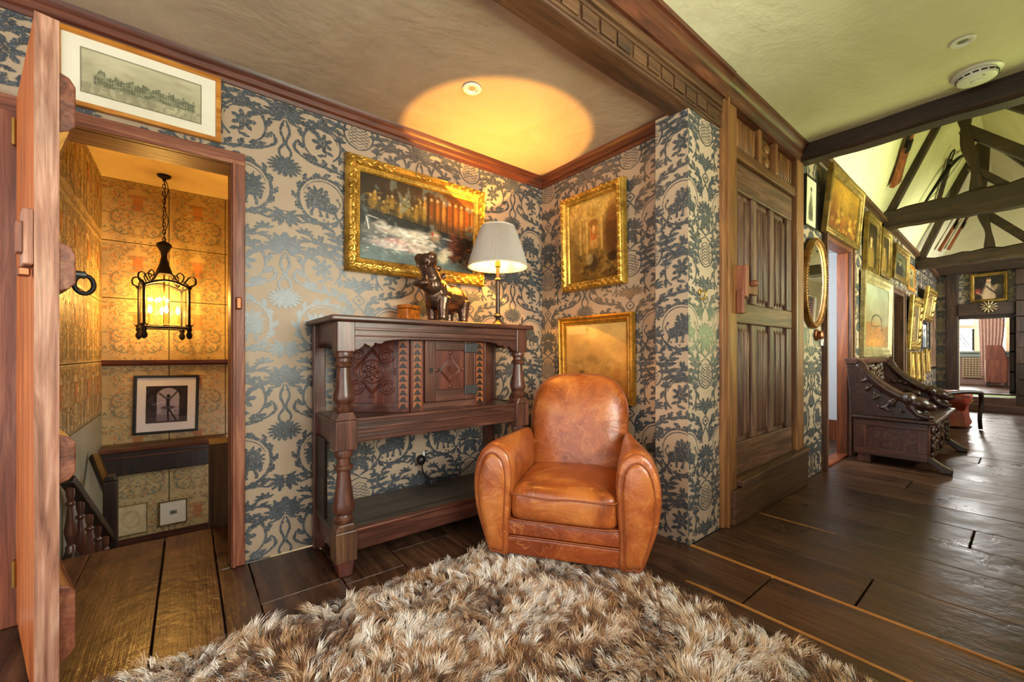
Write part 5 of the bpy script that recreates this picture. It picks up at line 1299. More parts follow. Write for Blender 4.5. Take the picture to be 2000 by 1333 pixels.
MB().box(dx0 + 0.025, dx0 + 0.045, -0.027, -0.023, (dz0 + dz1) / 2 - 0.015, (dz0 + dz1) / 2 + 0.015, 0, M1).build('keyhole', MT['black'], dr)
M2, L2_ = face_frame(K[2], K[3])
MB().box(0, L2_, 0, 0.02, Z0, Z1, 0, M2).build('right_panel', ORD, cb, bevel=0.003)
stile_with_inlay(cb, M2, 0, 0.06, False); stile_with_inlay(cb, M2, L2_ - 0.05, L2_, False)
MB().box(1.665, 1.685, 2.315, CY1 - 0.02, Z0, Z1).build('return_board', OZ, cb); MB().box(0.65, 0.67, 2.325, CY1 - 0.02, Z0, Z1).build('return_board', OZ, cb)

# ================================================================== things on the cupboard
hp = thing('hippo_statue', 'bronze hippopotamus statue with raised open jaws on the cupboard', 'statue', (1.20, 2.20, 1.2325), math.radians(-155))
# local: head towards +x
mb = MB()
mb.ell((-0.075, 0, 0.158), (0.15, 0.088, 0.088)); mb.ell((0.03, 0, 0.168), (0.085, 0.084, 0.09)); mb.ell((-0.16, 0, 0.155), (0.07, 0.078, 0.08))
for (x, y, dx) in ((0.045, 0.05, 0.01), (0.03, -0.05, -0.006), (-0.165, 0.048, 0.0), (-0.15, -0.048, 0.01)):
    mb.tube([(x, y, 0.15), (x + dx, y, 0.09), (x + dx, y, 0.035), (x + dx, y, 0.0)], [0.046, 0.036, 0.029, 0.033], 14)
    mb.ell((x + dx + 0.014, y, 0.013), (0.034, 0.03, 0.014))
mb.ell((0.08, 0, 0.22), (0.066, 0.068, 0.07)); mb.ell((0.045, 0, 0.225), (0.06, 0.06, 0.05))                # neck
mb.tube([(0.075, 0, 0.24), (0.112, 0, 0.29), (0.135, 0, 0.335)], [0.06, 0.051, 0.052], 16)                 # upper jaw thrown up
mb.ell((0.142, 0, 0.35), (0.046, 0.072, 0.044), Matrix.Rotation(-0.4, 3, 'Y'))
for s_ in (-1, 1):
    mb.ell((0.15, s_ * 0.04, 0.366), (0.034, 0.034, 0.03)); mb.ell((0.05, s_ * 0.055, 0.275), (0.01, 0.016, 0.02)); mb.ell((0.09, s_ * 0.05, 0.312), (0.018, 0.014, 0.016))
    mb.tube([(0.185, s_ * 0.034, 0.225), (0.19, s_ * 0.036, 0.262)], [0.01, 0.005], 8); mb.tube([(0.168, s_ * 0.04, 0.34), (0.178, s_ * 0.04, 0.312)], [0.009, 0.005], 8)
mb.tube([(0.085, 0, 0.205), (0.14, 0, 0.212), (0.19, 0, 0.215)], [0.052, 0.036, 0.03], 14); mb.ell((0.195, 0, 0.215), (0.03, 0.058, 0.022))  # lower jaw
mb.tube([(-0.22, 0, 0.18), (-0.24, 0, 0.14), (-0.235, 0, 0.11)], [0.014, 0.009, 0.007], 8)
mb.build('body', MT['bronze'], hp, remesh=0.0045)
bxm = plain('tortoiseshell', '#a85a1c', 0.3, 0.0, 0.6, 30)
ab = thing('amber_box', 'small mottled amber box behind the bronze statue', 'box', (1.04, 2.31, 1.2325), math.radians(25))
MB().box(-0.06, 0.06, -0.04, 0.04, 0, 0.085).build('body', bxm, ab, bevel=0.006)
MB().box(-0.063, 0.063, -0.043, 0.043, 0.087, 0.11).build('lid', bxm, ab, bevel=0.008)

# table lamp
LX, LY, LZ = 1.600, 2.17, 1.2325
lp = thing('table_lamp', 'table lamp with grey pleated shade on a slim dark metal column', 'table lamp', (LX, LY, LZ))
lp.scale = (0.965, 0.965, 0.965)
LB = plain('lamp_bronze', '#4a4038', 0.35, 0.8)
MB().prism([(-0.055, -0.055), (0.055, -0.055), (0.055, 0.055), (-0.055, 0.055)], 'z', 0, 0.008).build('foot_plate', LB, lp, bevel=0.004)
MB().lathe([(0.05, 0.008), (0.045, 0.018), (0.025, 0.03), (0.016, 0.045), (0.014, 0.055), (0.026, 0.062), (0.028, 0.072), (0.018, 0.08), (0.014, 0.09), (0.015, 0.10), (0.0145, 0.30), (0.017, 0.31), (0.022, 0.318), (0.018, 0.325), (0.013, 0.33), (0.013, 0.40), (0.02, 0.405), (0.02, 0.44), (0.012, 0.445), (0.012, 0.49)], 20).build('column', LB, lp, smooth='auto')
sh = NT('pleated_shade'); sh.set(**{'Base Color': lin4('#a8a097'), 'Roughness': 0.75})
shade_out = sh.mat
si = plain('shade_lining', '#e8d9b4', 0.6, var=0.02)
n_ = 240; r0, r1, z0_, z1_ = 0.203, 0.112, 0.405, 0.675
mb = MB(); vs = []; fs = []
for j in range(9):
    t_ = j / 8; r = r0 + (r1 - r0) * t_ + 0.006 * math.sin(PI * t_); z = z0_ + (z1_ - z0_) * t_
    for k in range(n_):
        rr_ = r + 0.0022 * (1 if k % 2 else -1); q = 2 * PI * k / n_; vs.append((rr_ * math.cos(q), rr_ * math.sin(q), z))
for j in range(8):
    for k in range(n_): fs.append((j * n_ + k, j * n_ + (k + 1) % n_, (j + 1) * n_ + (k + 1) % n_, (j + 1) * n_ + k))
mb.add(vs, fs); shd = mb.build('shade', shade_out, lp, fixn=False)
mb = MB(); mb.lathe([(r0 - 0.005, z0_), (r1 - 0.005, z1_)], 48); mb.f = mb.f[:-2]; mb.m = mb.m[:-2]; mb.build('lining', si, shd, smooth=True, fixn=False)
for r, z in ((r0, z0_), (r1, z1_)):
    MB().tube([(r * math.cos(q), r * math.sin(q), z) for q in np.linspace(0, 2 * PI, 48, endpoint=False)], 0.005, 8, True).build('shade_trim', plain('shade_trim', '#c9c0b0', 0.7) if 'shade_trim' not in bpy.data.materials else bpy.data.materials['shade_trim'], shd, smooth=True)
mb = MB()
for k in range(3):
    q = 2 * PI * k / 3 + .4; mb.tube([(0, 0, 0.50), (r1 * math.cos(q), r1 * math.sin(q), z1_)], 0.002, 6)
mb.build('shade_carrier', LB, lp)
MB().ell((0, 0, 0.522), (0.022, 0.022, 0.030)).build('bulb', emit('lamp_bulb', '#ffcf8a', 4), lp, smooth=True)
l = bpy.data.lights.new('lamp_light', 'POINT'); l.energy = 64; l.color = (1.0, 0.49, 0.085); l.shadow_soft_size = 0.005
lo = bpy.data.objects.new('lamp_light', l); col.objects.link(lo); lo.location = (LX, LY, LZ + 0.536)
cbl = MB().tube(spline([(LX + 0.03, LY + 0.05, LZ + 0.004), (LX + 0.075, LY + 0.16, LZ + 0.003), (1.735, 2.42, LZ + 0.004), (1.742, 2.44, 1.15), (1.735, 2.44, 0.9), (1.74, 2.44, 0.62), (1.735, 2.44, 0.45), (1.5, 2.438, 0.24), (1.25, 2.436, 0.232)], 6), 0.003, 6).build('flex', MT['black'], lp, smooth=True)
cbl.matrix_parent_inverse = (Matrix.Translation((LX, LY, LZ)) @ Matrix.Scale(0.965, 4)).inverted()

# plug and socket
pl = thing('wall_plug', 'dark plug and curling flex at the wall above the lower shelf', 'plug', (1.175, 2.449, 0.35))
MB().box(-0.03, 0.03, -0.012, 0, 0.0, 0.07).build('socket', MT['paper'], pl, bevel=0.004)
MB().ell((-0.005, -0.035, 0.022), (0.03, 0.028, 0.034)).build('plug', MT['black'], pl, smooth=True)
MB().box(0.006, 0.02, -0.04, -0.012, 0.045, 0.075).build('tab', MT['white'], pl, bevel=0.002)
MB().tube(spline([(-0.005, -0.045, -0.005), (0.0, -0.05, -0.05), (0.025, -0.05, -0.085), (0.055, -0.06, -0.10)], 6), 0.006, 8).build('flex', MT['black'], pl, smooth=True)
MB().box(0.03, 0.085, -0.10, -0.045, -0.137, -0.10).build('adaptor', MT['steel'], pl, bevel=0.006)

# ================================================================== leather armchair
AC = thing('leather_armchair', 'tan distressed leather club armchair in the alcove corner', 'armchair', (1.73, 1.617, 0), math.atan2(-0.819, 0.575))
LE, LD, PP = MT['leather'], MT['leather_d'], MT['piping']
OUT = spline([(0.0, 0.055), (-0.004, 0.2), (-0.014, 0.36), (-0.018, 0.47), (0.004, 0.56), (0.072, 0.605), (0.135, 0.575), (0.172, 0.49), (0.182, 0.39), (0.168, 0.27), (0.135, 0.16), (0.095, 0.055), (0.05, 0.05)], 5, True)
cen = (0.085, 0.33)
for s_ in (-1, 1):
    rings = []
    for (y, k, kx) in ((-0.412, 0.86, 1), (-0.408, 0.93, 1), (-0.395, 0.98, 1), (-0.37, 1.0, 1), (-0.30, 1.0, 1), (-0.2, 1.0, 0.87), (-0.1, 1.0, 0.70), (0.0, 1.0, 0.54), (0.09, 0.99, 0.42), (0.14, 0.95, 0.36), (0.165, 0.85, 0.36), (0.172, 0.6, 0.2)):
        rings.append([(s_ * (0.268 + (cen[0] + (x - cen[0]) * k) * kx), y, cen[1] + (z - cen[1]) * k) for x, z in OUT])
    arm = MB().loft(rings).build('arm', LE, AC, smooth=True)
    fp = []
    for (y, k) in ((-0.409, 0.70), (-0.418, 0.68), (-0.424, 0.60), (-0.427, 0.40), (-0.428, 0.1)):
        fp.append([(s_ * (0.268 + cen[0] + (x - cen[0]) * k), y, cen[1] - 0.012 + (z - cen[1]) * (k + 0.16 if k > .5 else k)) for x, z in OUT])
    MB().loft(fp).build('arm_front', LE, arm, smooth=True)
    MB().tube([(s_ * (0.268 + cen[0] + (x - cen[0]) * 0.715), -0.416, cen[1] - 0.012 + (z - cen[1]) * 0.875) for x, z in OUT], 0.0032, 6, True).build('piping', PP, arm, smooth=True)
    MB().tube([(s_ * (0.268 + cen[0] + (x - cen[0]) * 0.965), -0.401, cen[1] + (z - cen[1]) * 0.965) for x, z in OUT], 0.0026, 6, True).build('seam', PP, arm, smooth=True)
# back
bo = []
hw = 0.30
for q in np.linspace(0, PI, 25): bo.append((hw * math.copysign(abs(math.cos(q)) ** 0.62, math.cos(q)), 0.66 + 0.265 * math.sin(q) ** 0.85))
prof_b = bo + [(-hw, 0.5), (-hw, 0.35), (-hw + 0.02, 0.22), (-0.15, 0.2), (0.15, 0.2), (hw - 0.02, 0.22), (hw, 0.35), (hw, 0.5)]
cb_ = (0, 0.55)
def back_ring(k, off, kz=None):
    kz = kz or k; r_ = []
    for x, z in prof_b:
        zz = cb_[1] + (z - cb_[1]) * kz; xx = x * k
        r_.append((xx, 0.155 + off + (zz - 0.25) * 0.20, zz))
    return r_
rings = [back_ring(k, o) for k, o in ((0.02, -0.098), (0.3, -0.096), (0.55, -0.09), (0.75, -0.078), (0.88, -0.06), (0.955, -0.036), (0.99, -0.008), (1.0, 0.02), (1.0, 0.065), (0.985, 0.095), (0.93, 0.105), (0.8, 0.11), (0.02, 0.11))]
bk_ = MB().loft(rings).build('backrest', LE, AC, smooth=True)
MB().tube(back_ring(0.993, -0.01)[:26], 0.005, 6).build('piping', PP, bk_, smooth=True)
# seat cushion with crowned top and creased front
vs = []; fs = []; nu, nv = 56, 24
mb = MB(); mb.ell((0, -0.115, 0.305), (0.268, 0.30, 0.085), None, 72, 28, 0, 0.32, 0.22)
mb.v = [(x, y, z + (0.022 * math.cos(x / 0.268 * 1.4) * math.cos((y + .115) / .3 * 1.2) + 0.006 * math.sin(x * 34 + 2 * math.sin(y * 16)) * max(0, -(y + 0.05)) * 4 if z > 0.31 else 0)) for x, y, z in mb.v]
cu = mb.build('seat_cushion', LE, AC, smooth=True)
MB().tube(spline([(-0.262, -0.30, 0.372), (-0.255, -0.405, 0.366), (-0.2, -0.416, 0.362), (-0.07, -0.418, 0.352), (0.05, -0.418, 0.360), (0.2, -0.416, 0.358), (0.255, -0.405, 0.364), (0.262, -0.30, 0.372)], 6), 0.004, 6).build('piping', PP, cu, smooth=True)
MB().tube(spline([(-0.262, -0.30, 0.235), (-0.255, -0.408, 0.238), (0, -0.418, 0.236), (0.255, -0.408, 0.238), (0.262, -0.30, 0.235)], 6), 0.004, 6).build('piping', PP, cu, smooth=True)
# front of the seat base
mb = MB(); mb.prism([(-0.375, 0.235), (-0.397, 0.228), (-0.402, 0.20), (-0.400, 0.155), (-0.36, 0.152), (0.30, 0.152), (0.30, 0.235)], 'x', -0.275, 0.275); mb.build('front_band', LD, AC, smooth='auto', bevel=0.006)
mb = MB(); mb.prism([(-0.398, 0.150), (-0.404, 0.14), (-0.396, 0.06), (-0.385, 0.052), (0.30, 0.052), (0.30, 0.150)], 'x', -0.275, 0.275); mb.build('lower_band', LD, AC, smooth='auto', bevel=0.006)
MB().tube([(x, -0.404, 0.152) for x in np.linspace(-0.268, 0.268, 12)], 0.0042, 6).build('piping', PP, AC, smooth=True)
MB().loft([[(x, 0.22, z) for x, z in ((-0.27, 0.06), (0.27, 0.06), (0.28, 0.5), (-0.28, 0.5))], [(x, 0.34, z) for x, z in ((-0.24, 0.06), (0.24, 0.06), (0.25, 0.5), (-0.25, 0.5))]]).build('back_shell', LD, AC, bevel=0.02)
for (x, y) in ((-0.31, -0.34), (0.31, -0.34), (-0.24, 0.29), (0.24, 0.29)):
    MB().prism([(x - 0.022, y - 0.022), (x + 0.022, y - 0.022), (x + 0.022, y + 0.022), (x - 0.022, y + 0.022)], 'z', 0.0, 0.062).build('foot', MT['black'], AC, bevel=0.004)

# ================================================================== shaggy rug
rug = thing('shaggy_rug', 'deep pile shaggy rug in mottled cream and brown', 'rug', (0, 0, 0))
RX0, RX1, RY0, RY1 = -0.75, 1.67, -0.1, 1.80
MB().box(RX0 + .01, RX1 - .01, RY0 + .01, RY1 - .01, 0.001, 0.012).build('backing', plain('rug_backing', '#5a4632', 0.9), rug)
r = np.random.default_rng(5)
def field(sc, seed, x, y):
    g_ = fbm(160, 160, sc, seed, 3); xi = np.clip(((x - RX0) / (RX1 - RX0) * 159).astype(int), 0, 159); yi = np.clip(((y - RY0) / (RY1 - RY0) * 159).astype(int), 0, 159); return g_[yi, xi]
sp = 0.0235
gx, gy = np.meshgrid(np.arange(RX0, RX1, sp), np.arange(RY0, RY1, sp)); tx = gx.ravel() + r.uniform(-.008, .008, gx.size); ty = gy.ravel() + r.uniform(-.008, .008, gx.size)
keep = (ty > RY0)
tx, ty = tx[keep], ty[keep]; NTF = len(tx)
ang = field(7, 3, tx, ty) * 14 + r.uniform(-0.8, 0.8, NTF); lean = r.uniform(0.35, 1.15, NTF); hgt = r.uniform(0.040, 0.066, NTF)
bri = 0.55 * field(9, 8, tx, ty) + 0.45 * field(22, 12, tx, ty) + r.normal(0, 0.17, NTF)
pal = np.array([lin(c) for c in ('#5a3418', '#8e5f38', '#b98c60', '#dcbd98', '#f6e6d2', '#fff8ee')])
q_ = np.clip((bri - 0.26) / 0.46, 0, 1) * (len(pal) - 1); qi = np.clip(q_.astype(int), 0, len(pal) - 2); fr_ = (q_ - qi)[:, None]
tc = pal[qi] * (1 - fr_) + pal[qi + 1] * fr_
NB = 24
bx_ = np.repeat(tx, NB) + r.normal(0, 0.0048, NTF * NB); by_ = np.repeat(ty, NB) + r.normal(0, 0.0055, NTF * NB)
ba = np.repeat(ang, NB) + r.normal(0, 0.35, NTF * NB); bl_ = np.clip(np.repeat(lean, NB) + r.normal(0, 0.14, NTF * NB), 0.05, 1.4); bh = np.repeat(hgt, NB) * r.uniform(0.75, 1.1, NTF * NB)
bc = np.repeat(tc, NB, 0) * r.uniform(0.75, 1.15, (NTF * NB, 1))
wv = r.uniform(0.0010, 0.0016, NTF * NB); wa = r.uniform(0, 2 * PI, NTF * NB)
N_ = NTF * NB; co = np.zeros((N_, 7, 3)); 
for s_, (hh, out, w_) in enumerate(((0.0, 0.0, 1.0), (0.45, 0.25, 1.0), (0.82, 0.62, 0.85), (1.0, 1.05, 0.0))):
    px = bx_ + np.cos(ba) * bl_ * bh * out; py = by_ + np.sin(ba) * bl_ * bh * out; pz = 0.008 + bh * hh * (1 - 0.28 * bl_ * hh)
    if s_ < 3:
        co[:, 2 * s_] = np.stack([px - np.cos(wa) * wv * w_, py - np.sin(wa) * wv * w_, pz], -1); co[:, 2 * s_ + 1] = np.stack([px + np.cos(wa) * wv * w_, py + np.sin(wa) * wv * w_, pz], -1)
    else: co[:, 6] = np.stack([px, py, pz], -1)
base = (np.arange(N_) * 7)[:, None]
quads = np.concatenate([base + np.array([[0, 1, 3, 2]]), base + np.array([[2, 3, 5, 4]])], 1).reshape(-1, 4); tris = base + np.array([[4, 5, 6]])
loops = np.concatenate([quads.ravel(), tris.ravel()]).astype(np.int32)
starts = np.concatenate([np.arange(len(quads)) * 4, len(quads) * 4 + np.arange(len(tris)) * 3]).astype(np.int32)
me = bpy.data.meshes.new('pile'); me.vertices.add(N_ * 7); me.vertices.foreach_set('co', co.ravel()); me.loops.add(len(loops)); me.loops.foreach_set('vertex_index', loops)
me.polygons.add(len(starts)); me.polygons.foreach_set('loop_start', starts); me.update(calc_edges=True)
ca = me.color_attributes.new('paint', 'FLOAT_COLOR', 'POINT'); ca.data.foreach_set('color', np.concatenate([np.repeat(bc, 7, 0), np.ones((N_ * 7, 1))], 1).astype(np.float32).ravel())
t = NT('rug_fibre'); at_ = t.new('ShaderNodeAttribute'); at_.attribute_name = 'paint'; t.set(**{'Base Color': at_.outputs['Color'], 'Roughness': 0.45, 'Sheen Weight': 0.3}); me.materials.append(t.mat)
pile = bpy.data.objects.new('pile', me); col.objects.link(pile); pile.parent = rug; pile['kind'] = 'stuff'

# ================================================================== small fittings
def spot(loc, label):
    s_ = thing('ceiling_spotlight', label, 'spotlight', loc, group='recessed ceiling spotlights')
    MB().lathe([(0.048, 0.0), (0.05, -0.004), (0.044, -0.009), (0.03, -0.008), (0.026, -0.002), (0.024, 0.004)], 28).build('bezel', MT['white'], s_, smooth='auto')
    MB().lathe([(0.02, -0.001), (0.02, 0.004)], 20).build('lens', MT['grey'], s_)
    return s_
spot((1.181, 1.832, 2.458), 'recessed spotlight in the alcove ceiling beside the lamp glow')
spot((3.199, 0.218, 2.698), 'recessed spotlight in the green-lit gallery ceiling')
sm = thing('smoke_alarm', 'round white smoke alarm on the gallery ceiling by the tie beam', 'smoke alarm', (3.62, 0.19, 2.70))
MB().lathe([(0.10, 0.0), (0.105, -0.012), (0.10, -0.016)], 32).build('base_plate', MT['white'], sm, smooth='auto')
MB().lathe([(0.082, -0.014), (0.085, -0.03), (0.08, -0.045), (0.06, -0.052)], 32).build('body', MT['white'], sm, smooth='auto')
mb = MB()
for k in range(16):
    q = 2 * PI * k / 16; mb.box(-0.012, 0.012, 0.083, 0.087, -0.034, -0.026, 0, Matrix.Rotation(q, 4, 'Z'))
mb.build('vent_slot', MT['black'], sm)
MB().lathe([(0.024, -0.05), (0.024, -0.056), (0.014, -0.058)], 20).build('test_button', MT['white'], sm, smooth='auto')
MB().ell((-0.05, -0.03, -0.052), (0.005, 0.005, 0.003), None, 8, 5).build('indicator', MT['grey'], sm)

hk = thing('brass_hook', 'small brass hook screwed to the wallpapered pier', 'hook', (2.27, 1.159, 1.37))
MB().ell((0, -0.004, 0.03), (0.014, 0.006, 0.02)).build('plate', MT['brass'], hk, smooth=True)
MB().tube(spline([(0, -0.008, 0.035), (0.002, -0.03, 0.03), (0.004, -0.035, 0.005), (0.0, -0.02, -0.012), (-0.003, -0.008, -0.004)], 5), 0.005, 8).build('hook', MT['brass'], hk, smooth=True)

# oval mirror
mr = thing('oval_mirror', 'oval mirror in a beaded bronze-gilt frame beside the oak door', 'mirror', (4.19, 1.145, 1.652), rot=(math.radians(1.5), 0, 0))
ea, eb = 0.285, 0.385; n_ = 64
def oval(k, y, ex=0): return [((ea - ex) * k * math.cos(2 * PI * i / n_), y, (eb - ex) * k * math.sin(2 * PI * i / n_)) for i in range(n_)]
MB().loft([oval(1, 0.008), oval(1, -0.02), oval(1, -0.032, 0.008), oval(1, -0.036, 0.02), oval(1, -0.028, 0.034), oval(1, -0.03, 0.042), oval(1, -0.016, 0.055)], cap=False).build('frame', gold('mirror_gilt', '#5c3818', '#9c6c34', 0.35, 0.5, 90), mr, smooth=True)
mb = MB()
for i in range(96):
    q = 2 * PI * i / 96; mb.ell(((ea - 0.02) * math.cos(q), -0.036, (eb - 0.02) * math.sin(q)), (0.008, 0.006, 0.009), None, 6, 4)
mb.build('bead', bpy.data.materials['mirror_gilt'], mr, smooth=True)
mt = NT('mirror_glass'); mt.set(**{'Base Color': (0.85, 0.85, 0.82, 1), 'Metallic': 1.0, 'Roughness': 0.03})
mb = MB(); mb.add(oval(1, -0.015, 0.053), [tuple(range(n_))]); mb.build('glass', mt.mat, mr, fixn=False)

kn = thing('wall_dimmer', 'round copper wall knob below the oval mirror', 'knob', (4.31, 1.159, 1.215), rot=(PI / 2, 0, 0))
MB().lathe([(0.05, 0.0), (0.052, 0.01), (0.045, 0.016), (0.036, 0.02)], 24).build('plate', MT['copper'], kn, smooth='auto')
MB().lathe([(0.036, 0.02), (0.038, 0.045), (0.03, 0.052), (0.01, 0.054)], 24).build('knob', MT['copper'], kn, smooth='auto')
sw = thing('light_switch', 'white plastic light switch at the doorway edge', 'switch', (4.45, 1.159, 1.17))
MB().box(-0.035, 0.035, -0.012, 0, -0.045, 0.045).build('plate', MT['white'], sw, bevel=0.003)
MB().box(-0.012, 0.012, -0.018, -0.011, -0.018, 0.018).build('rocker', MT['white'], sw, bevel=0.003)

# ================================================================== weapons hung on the roof slope
SL = Vector((0, -(RZ - 2.80), -(1.16 - RY))).normalized()
def musket(a_, b_, label, butt=0.12, w=1.0):
    a_ = Vector(a_); b_ = Vector(b_); d = (b_ - a_); L_ = d.length
    t_ = thing('musket', label, 'musket', group='muskets on the roof slope')
    M_ = Matrix.Translation(a_) @ Matrix(((d.normalized()), SL.cross(d).normalized() if True else SL, SL)).transposed().to_4x4()
    P2 = [(0, -0.075 * w), (0, 0.07 * w), (0.3 * 0.9, 0.045 * w), (0.42, 0.05 * w), (0.48, 0.03 * w), (L_ * 0.85, 0.022 * w), (L_ * 0.85, -0.02 * w), (0.5, -0.025 * w), (0.36, -0.03 * w), (0.2, -0.04 * w)]
    MB().prism(P2, 'z', -0.02 * w, 0.02 * w, 0, M_).build('stock', MT['redjamb'], t_, bevel=0.008)
    mb = MB(); mb.tube([M_ @ Vector((0.45, 0.035 * w, 0)), M_ @ Vector((L_, 0.02 * w, 0))], 0.013 * w, 10); mb.build('barrel', MT['iron'], t_, smooth='auto')
    mb = MB(); mb.box(0.40, 0.52, 0.0, 0.07 * w, 0.018 * w, 0.032 * w, 0, M_); mb.tube([M_ @ Vector(p) for p in spline([(0.36, -0.03, 0), (0.42, -0.075, 0), (0.5, -0.07, 0), (0.53, -0.02, 0)], 5)], 0.006, 6); mb.build('lock', MT['iron'], t_)
    return t_
musket((6.56, 0.985, 3.053), (5.92, 0.66, 3.78), 'nearest musket with orange-brown butt on the roof slope', w=1.25)
musket((10.75, 1.02, 2.93), (10.75, 0.66, 3.72), 'musket on the slope between the last two trusses, nearer of two', w=1.0)
musket((11.5, 0.97, 3.06), (11.4, 0.62, 3.82), 'musket on the slope between the last two trusses, farther of two', w=1.0)
cw = thing('crossbow', 'black iron crossbow hung on the roof slope between trusses', 'crossbow')
def sp_(y, off=0.05): 
    z = slope_pt(y); return Vector((0, y, z)) + SL * off
c0 = sp_(0.76); 
mb = MB(); mb.beam((8.95, *sp_(0.92)[1:]), (8.25, *sp_(0.72)[1:]), 0.05, 0.05); mb.build('tiller', MT['oakblack'], cw, bevel=0.008)
pts = spline([(8.15, *sp_(0.98, .06)[1:]), (8.2, *sp_(0.84, .07)[1:]), (8.3, *sp_(0.755, .07)[1:]), (8.5, *sp_(0.68, .07)[1:]), (8.75, *sp_(0.63, .06)[1:])], 6)
MB().tube(pts, [0.012 + 0.014 * math.sin(PI * i / (len(pts) - 1)) for i in range(len(pts))], 8).build('prod', MT['iron'], cw, smooth=True)
MB().tube([pts[0], (8.55, *sp_(0.84, .06)[1:]), pts[-1]], 0.004, 6).build('string', MT['iron'], cw)
MB().tube(spline([(8.22, *sp_(0.745, .06)[1:]), (8.1, *sp_(0.74, .06)[1:]), (8.06, *sp_(0.70, .06)[1:]), (8.14, *sp_(0.68, .06)[1:]), (8.25, *sp_(0.715, .06)[1:])], 5), 0.009, 6).build('stirrup', MT['iron'], cw, smooth=True)
pd = thing('powder_flask', 'dark leather flask hanging below the second tie beam', 'flask')
mb = MB(); mb.ell((9.45, *sp_(0.95, 0.07)[1:]), (0.06, 0.04, 0.14)); mb.tube([(9.45, *sp_(0.93, 0.07)[1:]), (9.38, *sp_(0.88, 0.06)[1:])], [0.03, 0.015], 8); mb.build('body', MT['redjamb'], pd, smooth=True)
MB().tube([(9.40, *sp_(0.90, 0.05)[1:]), (9.25, *sp_(0.80, 0.04)[1:])], 0.006, 6).build('strap', MT['black'], pd)

# ================================================================== carved settle
se = thing('carved_settle', 'dark carved oak settle with lion-shaped arms below the misty painting', 'settle')
SX0, SX1, SF, SB = 5.17, 6.60, 0.53, 1.08
CV = wood('carved_dark_oak', '#1c0d08', '#361c13', '#553024', 'x', 0.28, 1.0, coat=0.3, bump=0.5)
MB().box(SX0, SX1, SF + 0.02, SB, 0.08, 0.42).build('seat_box', MT['oakdark_x'], se, bevel=0.008)
MB().prism([(0.95, 0.0), (1.05, 0.0), (1.05, 0.08), (0.95, 0.08)], 'x', SX0, SX0 + 0.1).build('foot', MT['oakdark_z'], se, bevel=0.006)
for x in (SX0, SX1 - 0.1):
    MB().prism([(SF - 0.12, 0.0), (SF - 0.05, 0.0), (SF + 0.02, 0.07), (SF + 0.12, 0.08), (SF + 0.12, 0.14), (SF + 0.02, 0.13), (SF - 0.06, 0.07), (SF - 0.12, 0.04)], 'x', x, x + 0.08).build('claw_foot', CV, se, bevel=0.01)
# end panel: frame and field
MB().box(SX0 - 0.012, SX0, SF + 0.03, SB - 0.02, 0.36, 0.42).build('end_rail', MT['oakdark_y'], se, bevel=0.004)
MB().box(SX0 - 0.012, SX0, SF + 0.03, SB - 0.02, 0.08, 0.15).build('end_rail', MT['oakdark_y'], se, bevel=0.004)
for y0, y1 in ((SF + 0.03, SF + 0.10), (SB - 0.10, SB - 0.02)): MB().box(SX0 - 0.012, SX0, y0, y1, 0.15, 0.36).build('end_stile', MT['oakdark_z'], se, bevel=0.004)
MB().box(SX0 - 0.04, SX1 + 0.04, SF - 0.03, SB + 0.01, 0.42, 0.455).build('seat_board', CV, se, bevel=0.012)
# carved front
mb = MB(); rr = random.Random(4)
for k in range(60):
    mb.ell((SX0 + 0.08 + rr.random() * (SX1 - SX0 - 0.16), SF + 0.012, 0.13 + rr.random() * 0.24), (0.02 + rr.random() * 0.03, 0.014, 0.015 + rr.random() * 0.02), Matrix.Rotation(rr.random() * 3, 3, 'Y'), 8, 5)
mb.build('carved_front', CV, se, smooth=True)
# lion-shaped arms
ARM = [(1.10, 0.45), (0.56, 0.455), (0.55, 0.52), (0.60, 0.55), (0.68, 0.60), (0.75, 0.66), (0.85, 0.72), (0.93, 0.82), (0.98, 0.93), (1.02, 0.985), (1.14, 1.0)]
for x in (SX0 - 0.005, SX1 - 0.05):
    ar = MB().prism(spline(ARM[:2], 1) + spline(ARM[2:], 3), 'x', x, x + 0.055).build('arm', CV, se, bevel=0.008)
    mb = MB()
    path = spline([(1.06, 0.95), (0.99, 0.87), (0.90, 0.77), (0.80, 0.69), (0.68, 0.62), (0.58, 0.545)], 4)
    mb.tube([(x + 0.02, p[0], p[1]) for p in path], [0.03 + 0.02 * math.sin(PI * i / (len(path) - 1)) for i in range(len(path))], 10)
    mb.ell((x + 0.02, 0.62, 0.60), (0.06, 0.075, 0.06)); mb.ell((x + 0.02, 0.55, 0.575), (0.04, 0.05, 0.038)); mb.ell((x + 0.02, 0.68, 0.635), (0.068, 0.05, 0.065))
    mb.tube([(x + 0.0, 0.68, 0.58), (x - 0.01, 0.62, 0.50), (x - 0.01, 0.54, 0.475)], [0.035, 0.028, 0.024], 10); mb.tube([(x + 0.05, 0.68, 0.58), (x + 0.055, 0.60, 0.50), (x + 0.055, 0.53, 0.475)], [0.03, 0.026, 0.022], 10)
    for k in range(14): 
        y_ = 0.70 + 0.3 * rr.random(); z_ = 0.50 + (y_ - 0.7) * 1.0 * rr.random() + 0.02
        mb.ell((x - 0.012, y_, z_), (0.018, 0.03 + 0.02 * rr.random(), 0.016), Matrix.Rotation(rr.uniform(-1, 1), 3, 'X'), 8, 5)
    mb.build('lion', CV, ar, remesh=0.011)
